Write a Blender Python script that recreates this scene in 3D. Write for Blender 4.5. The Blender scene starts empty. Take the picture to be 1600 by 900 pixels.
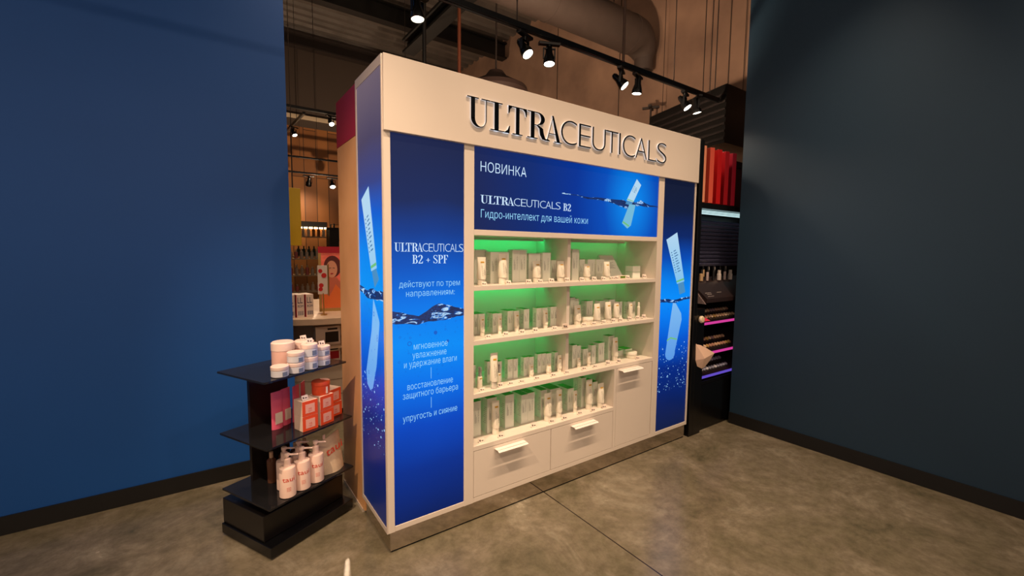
import bpy, bmesh, math, random
from mathutils import Vector, Matrix, Euler
random.seed(7)
sc = bpy.context.scene
COL = sc.collection
PI = math.pi
def lin(c):
    r = []
    for v in c[:3]:
        v = v / 255.0
        r.append(v / 12.92 if v <= 0.04045 else ((v + 0.055) / 1.055) ** 2.4)
    return (r[0], r[1], r[2], 1.0)

# ------------------------------------------------------------ camera
cam = bpy.data.cameras.new('camera')
cam.sensor_fit = 'HORIZONTAL'; cam.sensor_width = 36.0; cam.lens = 15.4786
cam.clip_start = 0.05; cam.clip_end = 60
camo = bpy.data.objects.new('camera', cam); COL.objects.link(camo)
yaw, pit, rol = 0.6164237, -0.0828307, 0.01016787
fw = Vector((math.sin(yaw) * math.cos(pit), math.cos(yaw) * math.cos(pit), math.sin(pit)))
rt = Vector((math.cos(yaw), -math.sin(yaw), 0)); up = rt.cross(fw)
rt2 = rt * math.cos(rol) + up * math.sin(rol); up2 = up * math.cos(rol) - rt * math.sin(rol)
mw = Matrix((rt2, up2, -fw)).transposed().to_4x4()
mw.translation = Vector((-0.70864, -2.03617, 1.51268))
camo.matrix_world = mw
sc.camera = camo

# ------------------------------------------------------------ world, exposure
w = bpy.data.worlds.new('shop_air'); sc.world = w; w.use_nodes = True
w.node_tree.nodes['Background'].inputs[0].default_value = (1.0, 0.74, 0.56, 1)
w.node_tree.nodes['Background'].inputs[1].default_value = 0.55
sc.view_settings.view_transform = 'Standard'; sc.view_settings.look = 'None'
sc.view_settings.exposure = 0.0; sc.view_settings.gamma = 1.0
sc.view_settings.use_curve_mapping = False
WARM = (1.0, 0.71, 0.47)
SPOT_FRONT = 150      # the lamps that light the stand
SPOT_REST = 60

# ------------------------------------------------------------ materials
MATS = {}
def mat(name, col=(200, 200, 200), rough=0.5, metal=0.0, emit=None, es=1.0, noise=0.0, nscale=8.0, alpha=1.0, trans=0.0, coat=0.0, spec=0.5, rgb2=None):
    if name in MATS: return MATS[name]
    m = bpy.data.materials.new(name); m.use_nodes = True
    nt = m.node_tree; b = nt.nodes['Principled BSDF']
    b.inputs['Base Color'].default_value = lin(col)
    b.inputs['Roughness'].default_value = rough
    b.inputs['Metallic'].default_value = metal
    b.inputs['Specular IOR Level'].default_value = spec
    b.inputs['Alpha'].default_value = alpha
    b.inputs['Transmission Weight'].default_value = trans
    b.inputs['Coat Weight'].default_value = coat
    if emit:
        b.inputs['Emission Color'].default_value = lin(emit); b.inputs['Emission Strength'].default_value = es
    if noise > 0 or rgb2:
        tc = nt.nodes.new('ShaderNodeTexCoord'); n = nt.nodes.new('ShaderNodeTexNoise'); n.inputs['Scale'].default_value = nscale
        n.inputs['Detail'].default_value = 4
        nt.links.new(tc.outputs['Object'], n.inputs['Vector'])
        mx = nt.nodes.new('ShaderNodeMix'); mx.data_type = 'RGBA'
        a = lin(col); k = 1 - noise
        c2 = lin(rgb2) if rgb2 else (a[0] * k, a[1] * k, a[2] * k, 1)
        mx.inputs['A'].default_value = a; mx.inputs['B'].default_value = c2
        rp = nt.nodes.new('ShaderNodeMapRange'); rp.inputs['From Min'].default_value = 0.35; rp.inputs['From Max'].default_value = 0.65
        nt.links.new(n.outputs['Fac'], rp.inputs['Value'])
        nt.links.new(rp.outputs['Result'], mx.inputs['Factor']); nt.links.new(mx.outputs['Result'], b.inputs['Base Color'])
    MATS[name] = m
    return m
def ramp(nt, stops):
    r = nt.nodes.new('ShaderNodeValToRGB'); e = r.color_ramp.elements
    while len(e) > 1: e.remove(e[-1])
    e[0].position = stops[0][0]; e[0].color = lin(stops[0][1])
    for p, c in stops[1:]:
        k = e.new(p); k.color = lin(c)
    return r
def lightbox_mat(name, axis, lo, hi, stops, centre=None, es=1.0, rough=0.28):
    """backlit printed film: the printed picture is a colour ramp along one axis (or around a centre)"""
    m = bpy.data.materials.new(name); m.use_nodes = True
    nt = m.node_tree; b = nt.nodes['Principled BSDF']
    b.inputs['Base Color'].default_value = (0.004, 0.006, 0.012, 1); b.inputs['Roughness'].default_value = rough
    b.inputs['Specular IOR Level'].default_value = 0.12
    tc = nt.nodes.new('ShaderNodeTexCoord'); sp = nt.nodes.new('ShaderNodeSeparateXYZ')
    n = nt.nodes.new('ShaderNodeTexNoise'); n.inputs['Scale'].default_value = 2.5; n.inputs['Detail'].default_value = 1
    nt.links.new(tc.outputs['Object'], n.inputs['Vector']); nt.links.new(tc.outputs['Object'], sp.inputs[0])
    mr = nt.nodes.new('ShaderNodeMapRange'); mr.inputs['From Min'].default_value = lo; mr.inputs['From Max'].default_value = hi
    if centre:
        d = nt.nodes.new('ShaderNodeVectorMath'); d.operation = 'SUBTRACT'; d.inputs[1].default_value = centre
        nt.links.new(tc.outputs['Object'], d.inputs[0])
        s = nt.nodes.new('ShaderNodeVectorMath'); s.operation = 'MULTIPLY'; s.inputs[1].default_value = (1, 0, 0.75)
        l = nt.nodes.new('ShaderNodeVectorMath'); l.operation = 'LENGTH'
        nt.links.new(d.outputs[0], s.inputs[0]); nt.links.new(s.outputs[0], l.inputs[0]); nt.links.new(l.outputs['Value'], mr.inputs['Value'])
    else:
        a = nt.nodes.new('ShaderNodeMath'); a.operation = 'MULTIPLY_ADD'; a.inputs[1].default_value = 0.10; 
        sb = nt.nodes.new('ShaderNodeMath'); sb.operation = 'SUBTRACT'; sb.inputs[1].default_value = 0.5
        nt.links.new(n.outputs['Fac'], sb.inputs[0]); nt.links.new(sb.outputs[0], a.inputs[0]); nt.links.new(sp.outputs[axis], a.inputs[2])
        nt.links.new(a.outputs[0], mr.inputs['Value'])
    r = ramp(nt, stops)
    nt.links.new(mr.outputs['Result'], r.inputs[0]); nt.links.new(r.outputs['Color'], b.inputs['Emission Color'])
    b.inputs['Emission Strength'].default_value = es
    return m

# ------------------------------------------------------------ mesh helpers
class MB:
    def __init__(self): self.bm = bmesh.new()
    def box(self, x0, x1, y0, y1, z0, z1, M=None):
        v = [self.bm.verts.new(p) for p in ((x0,y0,z0),(x1,y0,z0),(x1,y1,z0),(x0,y1,z0),(x0,y0,z1),(x1,y0,z1),(x1,y1,z1),(x0,y1,z1))]
        if M is not None:
            for q in v: q.co = M @ q.co
        for f in ((0,3,2,1),(4,5,6,7),(0,1,5,4),(1,2,6,5),(2,3,7,6),(3,0,4,7)): self.bm.faces.new([v[i] for i in f])
        return self
    def rings(self, rings, cap=True, closed=False):
        R = [[self.bm.verts.new(p) for p in r] for r in rings]; n = len(R[0])
        for a, b in zip(R[:-1], R[1:]):
            for i in range(n):
                f = self.bm.faces.new((a[i], a[(i+1) % n], b[(i+1) % n], b[i])); f.smooth = True
        if cap:
            self.bm.faces.new(R[0][::-1]); self.bm.faces.new(R[-1])
        return self
    def lathe(self, prof, c=(0,0,0), seg=20, M=None):
        rr = []
        for r, z in prof:
            ring = [Vector((c[0] + r*math.cos(2*PI*i/seg), c[1] + r*math.sin(2*PI*i/seg), c[2] + z)) for i in range(seg)]
            if M is not None: ring = [M @ q for q in ring]
            rr.append(ring)
        return self.rings(rr)
    def tube(self, p, q, r, seg=10, r2=None):
        p = Vector(p); q = Vector(q); d = (q - p).normalized()
        a = d.cross(Vector((0,0,1)) if abs(d.z) < 0.9 else Vector((1,0,0))).normalized(); b = d.cross(a)
        r2 = r if r2 is None else r2
        mk = lambda o, R: [o + a*R*math.cos(2*PI*i/seg) + b*R*math.sin(2*PI*i/seg) for i in range(seg)]
        return self.rings([mk(p, r), mk(q, r2)])
    def prism(self, poly, y0, y1, M=None):
        """extrude a polygon of (x, z) points between y0 and y1"""
        a = [self.bm.verts.new((x, y0, z)) for x, z in poly]; b = [self.bm.verts.new((x, y1, z)) for x, z in poly]
        if M is not None:
            for q in a + b: q.co = M @ q.co
        self.bm.faces.new(a); self.bm.faces.new(b[::-1]); n = len(a)
        for i in range(n): self.bm.faces.new((a[i], b[i], b[(i+1) % n], a[(i+1) % n]))
        return self
    def build(self, name, m, parent=None, bevel=0.0, loc=None):
        bmesh.ops.recalc_face_normals(self.bm, faces=self.bm.faces)
        me = bpy.data.meshes.new(name); self.bm.to_mesh(me); self.bm.free()
        me.materials.append(m)
        if any(p.use_smooth for p in me.polygons): me.set_sharp_from_angle(angle=math.radians(38))
        o = bpy.data.objects.new(name, me); COL.objects.link(o)
        if parent is not None: o.parent = parent
        if loc: o.location = loc
        if bevel > 0:
            b = o.modifiers.new('bevel', 'BEVEL'); b.width = bevel; b.segments = 2; b.limit_method = 'ANGLE'
        return o
def tag(o, label=None, cat=None, group=None, kind=None):
    if label: o['label'] = label
    if cat: o['category'] = cat
    if group: o['group'] = group
    if kind: o['kind'] = kind
    return o
def thing(name, label, cat, loc=(0,0,0), rz=0, group=None):
    o = bpy.data.objects.new(name, None); o.empty_display_size = 0.05; COL.objects.link(o)
    o.location = loc; o.rotation_euler = (0, 0, rz)
    return tag(o, label, cat, group)
def copy_tree(o, parent=None):
    c = o.copy(); COL.objects.link(c)
    if parent is not None: c.parent = parent
    for ch in list(o.children): copy_tree(ch, c)
    return c

# ------------------------------------------------------------ lettering
_fc = {}
def font_mesh(s, off=0.0, ext=0.0, res=3):
    k = (s, off, ext)
    if k in _fc: return _fc[k].copy()
    cu = bpy.data.curves.new('t', 'FONT'); cu.body = s; cu.size = 1.0; cu.offset = off; cu.extrude = ext; cu.resolution_u = res
    o = bpy.data.objects.new('t', cu); COL.objects.link(o)
    bpy.context.view_layer.update()
    me = bpy.data.meshes.new_from_object(o.evaluated_get(bpy.context.evaluated_depsgraph_get()))
    bpy.data.objects.remove(o); _fc[k] = me
    return me.copy()
def rect_mesh(bm, x0, x1, y0, y1):
    bm.faces.new([bm.verts.new((x, y, 0)) for x, y in ((x0, y0), (x1, y0), (x1, y1), (x0, y1))])
def advance(ch):
    if ('adv', ch) not in _fc:
        mx = lambda t: max(v.co.x for v in font_mesh(t).vertices)
        _fc[('adv', ch)] = mx('I' + ch + 'I') - mx('II')
    return _fc[('adv', ch)]
def line_mesh(s, off=0.0):
    '''text laid out letter by letter; the two letters whose outlines overlap in the font are drawn from bars'''
    if not any(c in 'ню' for c in s): return font_mesh(s, off)
    bm = bmesh.new(); x = 0.0; o = -off
    for ch in s:
        if ch == 'н':
            rect_mesh(bm, x + .075 + o, x + .163 - o, 0, .542); rect_mesh(bm, x + .421 + o, x + .509 - o, 0, .542); rect_mesh(bm, x + .163 - o, x + .421 + o, .238 + o, .319 - o)
        elif ch == 'ю':
            rect_mesh(bm, x + .075 + o, x + .163 - o, 0, .542); rect_mesh(bm, x + .163 - o, x + .27, .238 + o, .319 - o)
            put(bm, font_mesh('о', off), lambda c: Vector((x + .20 + c.x, c.y, 0)))
        elif ch != ' ': put(bm, font_mesh(ch, off), lambda c: Vector((x + c.x, c.y, 0)))
        x += advance(ch)
    me = bpy.data.meshes.new('t'); bm.to_mesh(me); bm.free(); return me
def capheight():
    if 'cap' not in _fc:
        me = font_mesh('H'); _fc['cap'] = max(v.co.y for v in me.vertices)
    return _fc['cap']
def put(bm_target, me, f):
    """append mesh me to a bmesh with every point mapped by f"""
    b = bmesh.new(); b.from_mesh(me); 
    vm = {v: bm_target.verts.new(f(v.co)) for v in b.verts}
    for fc in b.faces:
        try: bm_target.faces.new([vm[v] for v in fc.verts])
        except ValueError: pass
    b.free()
def text_in(mb, s, x0, x1, z0, cap, y, off=0.0, ext=0.0, mapf=None):
    """text s between x0 and x1 on baseline z0 with the given cap height, facing -Y at depth y"""
    me = line_mesh(s, off)
    xs = [v.co.x for v in me.vertices]; a, b = min(xs), max(xs); k = cap / capheight()
    def f(c):
        p = Vector((x0 + (c.x - a) / (b - a) * (x1 - x0), y - c.z, z0 + c.y * k))
        return mapf(p) if mapf else p
    put(mb.bm, me, f)
# high-contrast serif capitals, in units of cap height: lists of convex polygons, and the advance width
def arc(cx, cz, ro, rzo, ci, czi, ri, rzi, a0, a1, n=14):
    P = []
    for i in range(n):
        t0 = math.radians(a0 + (a1 - a0) * i / n); t1 = math.radians(a0 + (a1 - a0) * (i + 1) / n)
        P.append([(cx + ro*math.cos(t0), cz + rzo*math.sin(t0)), (cx + ro*math.cos(t1), cz + rzo*math.sin(t1)),
                  (ci + ri*math.cos(t1), czi + rzi*math.sin(t1)), (ci + ri*math.cos(t0), czi + rzi*math.sin(t0))])
    return P
def R4(x0, z0, x1, z1): return [(x0, z0), (x1, z0), (x1, z1), (x0, z1)]
TH = 0.035
SERIF = {
 'U': (0.82, [R4(.13,.27,.27,1), R4(0,1-TH,.40,1), R4(.66,.3,.69,1), R4(.50,1-TH,.82,1)] + arc(.41,.3,.28,.3,.465,.3,.195,.265,180,360)),
 'L': (0.66, [R4(.13,0,.27,1), R4(0,1-TH,.40,1), R4(0,0,.64,TH), [(.64,0),(.66,.27),(.63,.27),(.58,.12)], [(.64,0),(.58,.12),(.50,.05),(.44,0)]]),
 'T': (0.74, [R4(.30,0,.44,1), R4(.17,0,.57,TH), R4(0,1-TH,.74,1), [(0,1),(0,.72),(.03,.72),(.07,.88)], [(0,1),(.07,.88),(.14,.95),(.22,1)], [(.74,1),(.52,1),(.60,.95),(.67,.88)], [(.74,1),(.67,.88),(.71,.72),(.74,.72)]]),
 'R': (0.86, [R4(.13,0,.27,1), R4(0,0,.40,TH), R4(0,1-TH,.42,1), R4(.27,.50,.42,.53)] + arc(.40,.765,.27,.235,.40,.765,.12,.20,-90,90)
        + [[(.40,.53),(.36,.50),(.46,.40),(.60,.42)], [(.46,.40),(.60,.42),(.64,.22),(.49,.18)], [(.49,.18),(.64,.22),(.70,.06),(.58,.02)], [(.58,.02),(.70,.06),(.84,.06),(.86,.03),(.72,0)]]),
 'A': (0.84, [[(.09,0),(.12,0),(.40,1),(.37,.96)], [(.33,1),(.40,1),(.74,0),(.58,0)], R4(.18,.29,.54,.32), R4(0,0,.24,TH), R4(.46,0,.84,TH)]),
 'B': (0.70, [R4(.10,0,.24,1), R4(0,0,.36,TH), R4(0,1-TH,.36,1), R4(.24,.505,.38,.535)] + arc(.35,.765,.24,.235,.35,.765,.10,.20,-90,90) + arc(.37,.265,.29,.265,.37,.265,.14,.235,-90,90)),
 'P': (0.66, [R4(.10,0,.24,1), R4(0,0,.36,TH), R4(0,1-TH,.36,1), R4(.24,.47,.38,.50)] + arc(.36,.74,.28,.26,.36,.74,.13,.225,-90,90)),
 'F': (0.62, [R4(.10,0,.24,1), R4(0,0,.36,TH), R4(0,1-TH,.58,1), R4(.24,.48,.42,.52), R4(.41,.40,.44,.60), [(.62,.72),(.59,.72),(.50,.93),(.40,1),(.60,1)]]),
 '2': (0.58, arc(.27,.74,.27,.26,.25,.74,.13,.225,-30,180) + [[(.50,.60),(.38,.62),(.02,.05),(.12,.10)], R4(.02,0,.54,.09), [(.54,0),(.58,.25),(.55,.25),(.48,.09)]]),
 'S': (0.60, arc(.28,.75,.25,.25,.28,.75,.17,.215,40,215) + [[(.08,.60),(.20,.66),(.56,.36),(.44,.30)]] + arc(.30,.26,.27,.26,.30,.26,.18,.225,-150,30) + [R4(.50,.72,.53,.98), R4(.03,.02,.06,.28)]),
 '+': (0.66, [R4(.10,.36,.56,.42), R4(.30,.16,.36,.62)]),
}
def serif_in(mb, ch, x0, x1, z0, z1, y0, y1, mapf=None):
    wd, polys = SERIF[ch]
    for P in polys:
        q = [(x0 + px / wd * (x1 - x0), z0 + pz * (z1 - z0)) for px, pz in P]
        mb.prism(q, y0, y1)
LET = [('U', 0.426, 0.564), ('L', 0.566, 0.691), ('T', 0.68, 0.804), ('R', 0.809, 0.968), ('A', 0.935, 1.068), ('C', 1.059, 1.188), ('E', 1.204, 1.305),
       ('U', 1.318, 1.435), ('T', 1.438, 1.553), ('I', 1.564, 1.576), ('C', 1.601, 1.728), ('A', 1.73, 1.848), ('L', 1.864, 1.954), ('S', 1.956, 2.067)]
def brand_letters():
    """fractional x-extent of each letter over the whole word"""
    return [(c, (a - .426) / 1.641, (b - .426) / 1.641) for c, a, b in LET]
# ------------------------------------------------------------ shop shell
M_lam = mat('warm_white_laminate', (226, 214, 202), 0.42, noise=0.03, nscale=3)
M_lam2 = mat('white_lacquer_handle', (240, 232, 226), 0.3)
M_black = mat('black_paint', (14, 13, 13), 0.5, noise=0.2)
M_satin = mat('satin_black', (8, 8, 9), 0.25)
def struct(name, mb, m, parent=None):
    return tag(mb.build(name, m, parent), kind='structure')

# polished concrete floor with saw cut joints
fm = bpy.data.materials.new('polished_concrete'); fm.use_nodes = True
nt = fm.node_tree; b = nt.nodes['Principled BSDF']
tc = nt.nodes.new('ShaderNodeTexCoord')
n1 = nt.nodes.new('ShaderNodeTexNoise'); n1.inputs['Scale'].default_value = 2.0; n1.inputs['Detail'].default_value = 12; n1.inputs['Roughness'].default_value = 0.72; n1.inputs['Distortion'].default_value = 0.6
n2 = nt.nodes.new('ShaderNodeTexNoise'); n2.inputs['Scale'].default_value = 14; n2.inputs['Detail'].default_value = 8; n2.inputs['Roughness'].default_value = 0.7
for n in (n1, n2): nt.links.new(tc.outputs['Object'], n.inputs['Vector'])
r1 = ramp(nt, [(0.30, (84, 80, 62)), (0.45, (112, 104, 84)), (0.55, (124, 114, 96)), (0.70, (152, 144, 126))])
r2 = ramp(nt, [(0.35, (176, 176, 170)), (0.6, (255, 255, 255))])
nt.links.new(n1.outputs['Fac'], r1.inputs[0]); nt.links.new(n2.outputs['Fac'], r2.inputs[0])
mx = nt.nodes.new('ShaderNodeMix'); mx.data_type = 'RGBA'; mx.blend_type = 'MULTIPLY'; mx.inputs['Factor'].default_value = 0.55
nt.links.new(r1.outputs['Color'], mx.inputs['A']); nt.links.new(r2.outputs['Color'], mx.inputs['B'])
sp = nt.nodes.new('ShaderNodeSeparateXYZ'); nt.links.new(tc.outputs['Object'], sp.inputs[0])
def joint(axis, pos, wdt):
    a = nt.nodes.new('ShaderNodeMath'); a.operation = 'SUBTRACT'; a.inputs[1].default_value = pos
    c = nt.nodes.new('ShaderNodeMath'); c.operation = 'ABSOLUTE'; d = nt.nodes.new('ShaderNodeMath'); d.operation = 'LESS_THAN'; d.inputs[1].default_value = wdt
    nt.links.new(sp.outputs[axis], a.inputs[0]); nt.links.new(a.outputs[0], c.inputs[0]); nt.links.new(c.outputs[0], d.inputs[0]); return d
j1 = joint(0, 1.007, 0.004); j2 = joint(0, 4.2, 0.004); j3 = joint(1, -2.6, 0.004)
s1_ = nt.nodes.new('ShaderNodeMath'); s1_.operation = 'MAXIMUM'; s2_ = nt.nodes.new('ShaderNodeMath'); s2_.operation = 'MAXIMUM'
nt.links.new(j1.outputs[0], s1_.inputs[0]); nt.links.new(j2.outputs[0], s1_.inputs[1]); nt.links.new(s1_.outputs[0], s2_.inputs[0]); nt.links.new(j3.outputs[0], s2_.inputs[1])
m2 = nt.nodes.new('ShaderNodeMix'); m2.data_type = 'RGBA'; m2.inputs['B'].default_value = lin((44, 36, 30))
nt.links.new(s2_.outputs[0], m2.inputs['Factor']); nt.links.new(mx.outputs['Result'], m2.inputs['A']); nt.links.new(m2.outputs['Result'], b.inputs['Base Color'])
rr = nt.nodes.new('ShaderNodeMapRange'); rr.inputs['To Min'].default_value = 0.10; rr.inputs['To Max'].default_value = 0.36
nt.links.new(n1.outputs['Fac'], rr.inputs['Value']); nt.links.new(rr.outputs['Result'], b.inputs['Roughness'])
struct('floor', MB().box(-4, 5.2, -5, 9.4, -0.1, 0), fm)

# corrugated roof deck
mb = MB(); y = -5.0
pts = []
while y < 9.4:
    pts += [(y, 6.0), (y + .10, 6.0), (y + .13, 6.07), (y + .22, 6.07)]; y += .25
a = [mb.bm.verts.new((-4, p[0], p[1])) for p in pts]; c = [mb.bm.verts.new((5.2, p[0], p[1])) for p in pts]
for i in range(len(pts) - 1): mb.bm.faces.new((a[i], a[i+1], c[i+1], c[i]))
M_deck = mat('galvanised_deck', (112, 104, 98), 0.45, 0.3, noise=0.3, nscale=2)
struct('ceiling', mb, M_deck)
M_conc = mat('board_marked_concrete', (168, 134, 112), 0.85, noise=0.3, nscale=1.3, rgb2=(132, 104, 88))
struct('wall_right_rear', MB().box(4.84, 5.0, -5, 9.3, 0, 6.1), M_conc)
mb = MB()
for yy in (-.4, 1.1, 2.9, 4.4): mb.box(4.832, 4.84, yy, yy + .012, 0, 6.0)
struct('trim_1', mb, mat('dark_wall_joint', (70, 55, 46), 0.8))
# plank wall at the far end of the shop
wm = bpy.data.materials.new('oak_plank_wall'); wm.use_nodes = True; nt = wm.node_tree; b = nt.nodes['Principled BSDF']
tc = nt.nodes.new('ShaderNodeTexCoord'); mp = nt.nodes.new('ShaderNodeMapping'); mp.inputs['Rotation'].default_value = (PI/2, PI/2, 0)
br = nt.nodes.new('ShaderNodeTexBrick'); br.inputs['Scale'].default_value = 1.0; br.inputs['Brick Width'].default_value = 2.1; br.inputs['Row Height'].default_value = 0.26
br.inputs['Color1'].default_value = lin((172, 112, 56)); br.inputs['Color2'].default_value = lin((120, 74, 38)); br.inputs['Mortar'].default_value = lin((40, 24, 12)); br.inputs['Mortar Size'].default_value = 0.007
cx = nt.nodes.new('ShaderNodeCombineXYZ'); sx = nt.nodes.new('ShaderNodeSeparateXYZ'); nt.links.new(tc.outputs['Object'], sx.inputs[0]); nt.links.new(sx.outputs[2], cx.inputs[0]); nt.links.new(sx.outputs[0], cx.inputs[1])
nt.links.new(cx.outputs[0], br.inputs['Vector']); nt.links.new(br.outputs['Color'], b.inputs['Base Color']); b.inputs['Roughness'].default_value = 0.55
struct('wall_back', MB().box(-4, 4.84, 9.0, 9.2, 0, 4.25), wm)
struct('wall_back_upper', MB().box(-4, 4.84, 9.0, 9.2, 4.25, 6.1), mat('umber_wall_paint', (78, 66, 58), .8))
struct('trim_2', MB().box(-4, 4.84, 8.94, 9.0, 4.42, 4.50), mat('cream_trim', (220, 200, 170), .6))
M_navy = mat('deep_blue_wall_paint', (4, 82, 164), 0.6, noise=0.08, nscale=1.0)
M_teal = mat('slate_teal_wall_paint', (24, 54, 76), 0.6, noise=0.1, nscale=1.0)
struct('wall_left', MB().box(-4, -0.2, 1.3, 1.42, 0, 6.0), M_navy)
struct('wall_left_side', MB().box(-4.1, -4.0, 1.42, 9.2, 0, 6.0), M_navy)
struct('wall_right', MB().box(3.12, 3.24, -5, -0.03, 0, 6.0), M_teal)
struct('baseboard_left', MB().box(-4, -0.2, 1.288, 1.3, 0, 0.1), M_black)
struct('baseboard_right', MB().box(3.108, 3.12, -5, -0.03, 0, 0.1), M_black)
# roof steel and services
M_steel = mat('dark_brown_steel', (38, 29, 26), 0.6)
mb = MB()
for z0, z1, hw in ((4.98, 5.02, .11), (5.18, 5.22, .11), (5.02, 5.18, .02)): mb.box(2.46 - hw, 2.46 + hw, -4.9, 5.7, z0, z1)
for yy in (0, 2.5, 5.0): mb.tube((2.46, yy, 5.2), (2.46, yy, 5.99), .012, 6)
tag(mb.build('roof_girder', mat('black_steel', (10, 9, 9), 0.6)), 'wide black steel girder running under the roof deck behind the display stand header', 'girder')
for k, (yy, hh, mm, lab) in enumerate(((3.6, .22, 'dark_brown_steel', 'brown roof joist nearest the display stand'), (6.1, .30, 'black_paint', 'black roof joist above the left spotlight track'), (8.2, .26, 'dark_brown_steel', 'brown roof joist farthest back near the plank wall'))):
    mb = MB(); mb.box(-3.9, 4.8, yy - .09, yy + .09, 5.9 - hh, 5.93 - hh); mb.box(-3.9, 4.8, yy - .09, yy + .09, 5.9, 5.93); mb.box(-3.9, 4.8, yy - .015, yy + .015, 5.93 - hh, 5.9)
    tag(mb.build('roof_joist', MATS[mm]), lab, 'joist')
M_duct = mat('dark_taupe_duct', (74, 62, 57), 0.55, noise=0.12)
d = thing('air_duct', 'large round brown air duct ending in a downturned nozzle by the concrete wall', 'air duct', (4.30, 2.2, 4.50))
mb = MB(); mb.tube((-7.5, 0, 0), (-.02, 0, 0), .245, 28)
mb.build('pipe', M_duct, d)
mb = MB()
rings = []
for i in range(9):
    t = i / 8 * PI / 2; c = Vector((-.02 + .26*math.sin(t), 0, -.26 + .26*math.cos(t)))
    u = Vector((-math.sin(t)*0, 1, 0)); v = Vector((math.sin(t), 0, math.cos(t)))
    R = .245 - .115 * (i / 8) ** 2
    rings.append([c + u*R*math.cos(2*PI*k/28) + v*R*math.sin(2*PI*k/28) for k in range(28)])
rings.append([p + Vector((0, 0, -.16)) for p in rings[-1]])
mb.rings(rings); mb.build('elbow', M_duct, d)
for xx in (-6, -4.5, -3, -1.5, -.1): MB().lathe([(.250, -.015), (.250, .015)], M=Matrix.Translation((xx, 0, 0)) @ Matrix.Rotation(PI/2, 4, 'Y'), seg=28).build('seam_ring', M_duct, d)
MB().lathe([(.11, 0), (.112, .004)], (.24, 0, -.428)).build('nozzle_opening', M_black, d)
mb = MB()
for xx in (-5, -2.5, -.4): mb.tube((xx, 0, .2), (xx, 0, 1.5), .006, 6)
mb.build('hanger_rod', M_steel, d)
d = thing('ceiling_diffuser', 'round dark brown ceiling air diffuser just above the display stand header', 'air vent', (2.67, 3.16, 3.62))
MB().lathe([(.10, .32), (.16, .24), (.42, .10), (.44, .04), (.40, 0), (.2, .0), (.18, .02)], seg=32).build('cone', mat('brown_diffuser', (58, 42, 38), 0.6), d)
MB().tube((0, 0, .32), (0, 0, 2.36), .012, 8).build('hanger', M_steel, d)
for (xx, yy, zz, lab) in ((2.02, 3.0, 3.2, 'thin rusty pipe hanging from the roof behind the header, left of the air diffuser'), (1.42, 2.7, 3.1, 'thin black pipe hanging from the roof behind the header near the black girder')):
    tag(MB().tube((xx, yy, zz), (xx, yy, 5.95), .022, 10).build('drop_pipe', mat('rust_pipe' if xx > 2 else 'black_paint', (96, 48, 28), 0.6)), lab, 'pipe')

# ------------------------------------------------------------ spotlight tracks
M_lens = mat('lamp_lens', (255, 250, 235), 0.3, emit=(255, 244, 220), es=14)
def track(name, p0, p1, drop_to, label, hang=()):
    t = thing(name, label, 'light track', p0)
    v = Vector(p1) - Vector(p0); L = v.length
    M = Matrix.Rotation(math.atan2(v.y, v.x), 4, 'Z')
    MB().box(0, L, -.018, .018, -.016, .020, M).build('rail', M_satin, t, bevel=.002)
    MB().box(0, L, -.008, .008, -.019, -.015, M).build('contact_slot', M_black, t)
    for h in hang:
        q = M @ Vector((h, 0, 0)); MB().tube((q.x, q.y, .02), (q.x, q.y, drop_to - p0[2]), .004, 6).build('hanger', M_steel, t)
    return t
def make_spot(label, group, power=60, angle=60):
    """origin at the underside of the rail; the head points along local -Y and down"""
    t = thing('track_spotlight', label, 'spotlight', (0, 0, 0), 0, group)
    MB().box(-.075, .075, -.018, .018, -.036, -.0175).build('adapter', M_satin, t, bevel=.003)
    mb = MB(); mb.tube((0, 0, -.036), (0, 0, -.062), .012, 10); mb.box(-.042, -.036, -.008, .008, -.125, -.055); mb.box(.036, .042, -.008, .008, -.125, -.055); mb.box(-.042, .042, -.008, .008, -.062, -.055)
    mb.build('bracket', M_satin, t)
    return t
def add_head(t, tilt, power, angle=60, colour=WARM, body=None, spread=.04):
    M = Matrix.Translation((0, 0, -.115)) @ Matrix.Rotation(-tilt, 4, 'X')
    hd = MB().lathe([(.014, .085), (.022, .07), (.024, .03), (.034, .0), (.040, -.025), (.041, -.045), (.036, -.047), (.035, -.030)], seg=24, M=M).build('lamp_head', body or M_satin, t)
    MB().lathe([(.0345, -.0435), (.034, -.0445)], seg=20, M=M).build('lens', M_lens, hd)
    if power:
        l = bpy.data.lights.new('spot_beam', 'SPOT'); l.energy = power; l.spot_size = math.radians(angle); l.spot_blend = 1.0; l.shadow_soft_size = spread; l.color = colour
        o = bpy.data.objects.new('spot_beam', l); COL.objects.link(o); o.parent = t
        o.matrix_parent_inverse = Matrix.Identity(4); o.matrix_local = M @ Matrix.Translation((0, 0, -.06))
    return hd
G1 = 'spotlights on the track behind the header'
track('lighting_track', (-1.6, .35, 2.95), (3.35, .35, 2.95), 6.0, 'long black spotlight track above the display stand header', (.5, 2.6, 4.25, 4.8))
spots = [(1.064, .6, 20, 'black track spotlight shining forward, leftmost of those above the header', .5),
         (1.27, .15, -25, 'black track spotlight aimed down, second from the left above the header', .2),
         (1.988, .75, 30, 'track spotlight with silver bracket below the thick hanging rod', .5),
         (2.183, .1, 200, 'black track spotlight seen from behind right of the silver bracket one', .2),
         (2.82, .6, 20, 'bright black track spotlight above the right end of the header', .4),
         (2.997, .2, 60, 'small black track spotlight, rightmost above the header', .2)]
M_silver = mat('brushed_aluminium', (190, 180, 172), 0.35, 0.8)
for x, tl, rz, lab, _ in spots:
    t = make_spot(lab, G1); t.location = (x, .35, 2.934); t.rotation_euler.z = math.radians(rz)
    add_head(t, tl, 0 if x > 2.9 else 25, 70)
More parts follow.
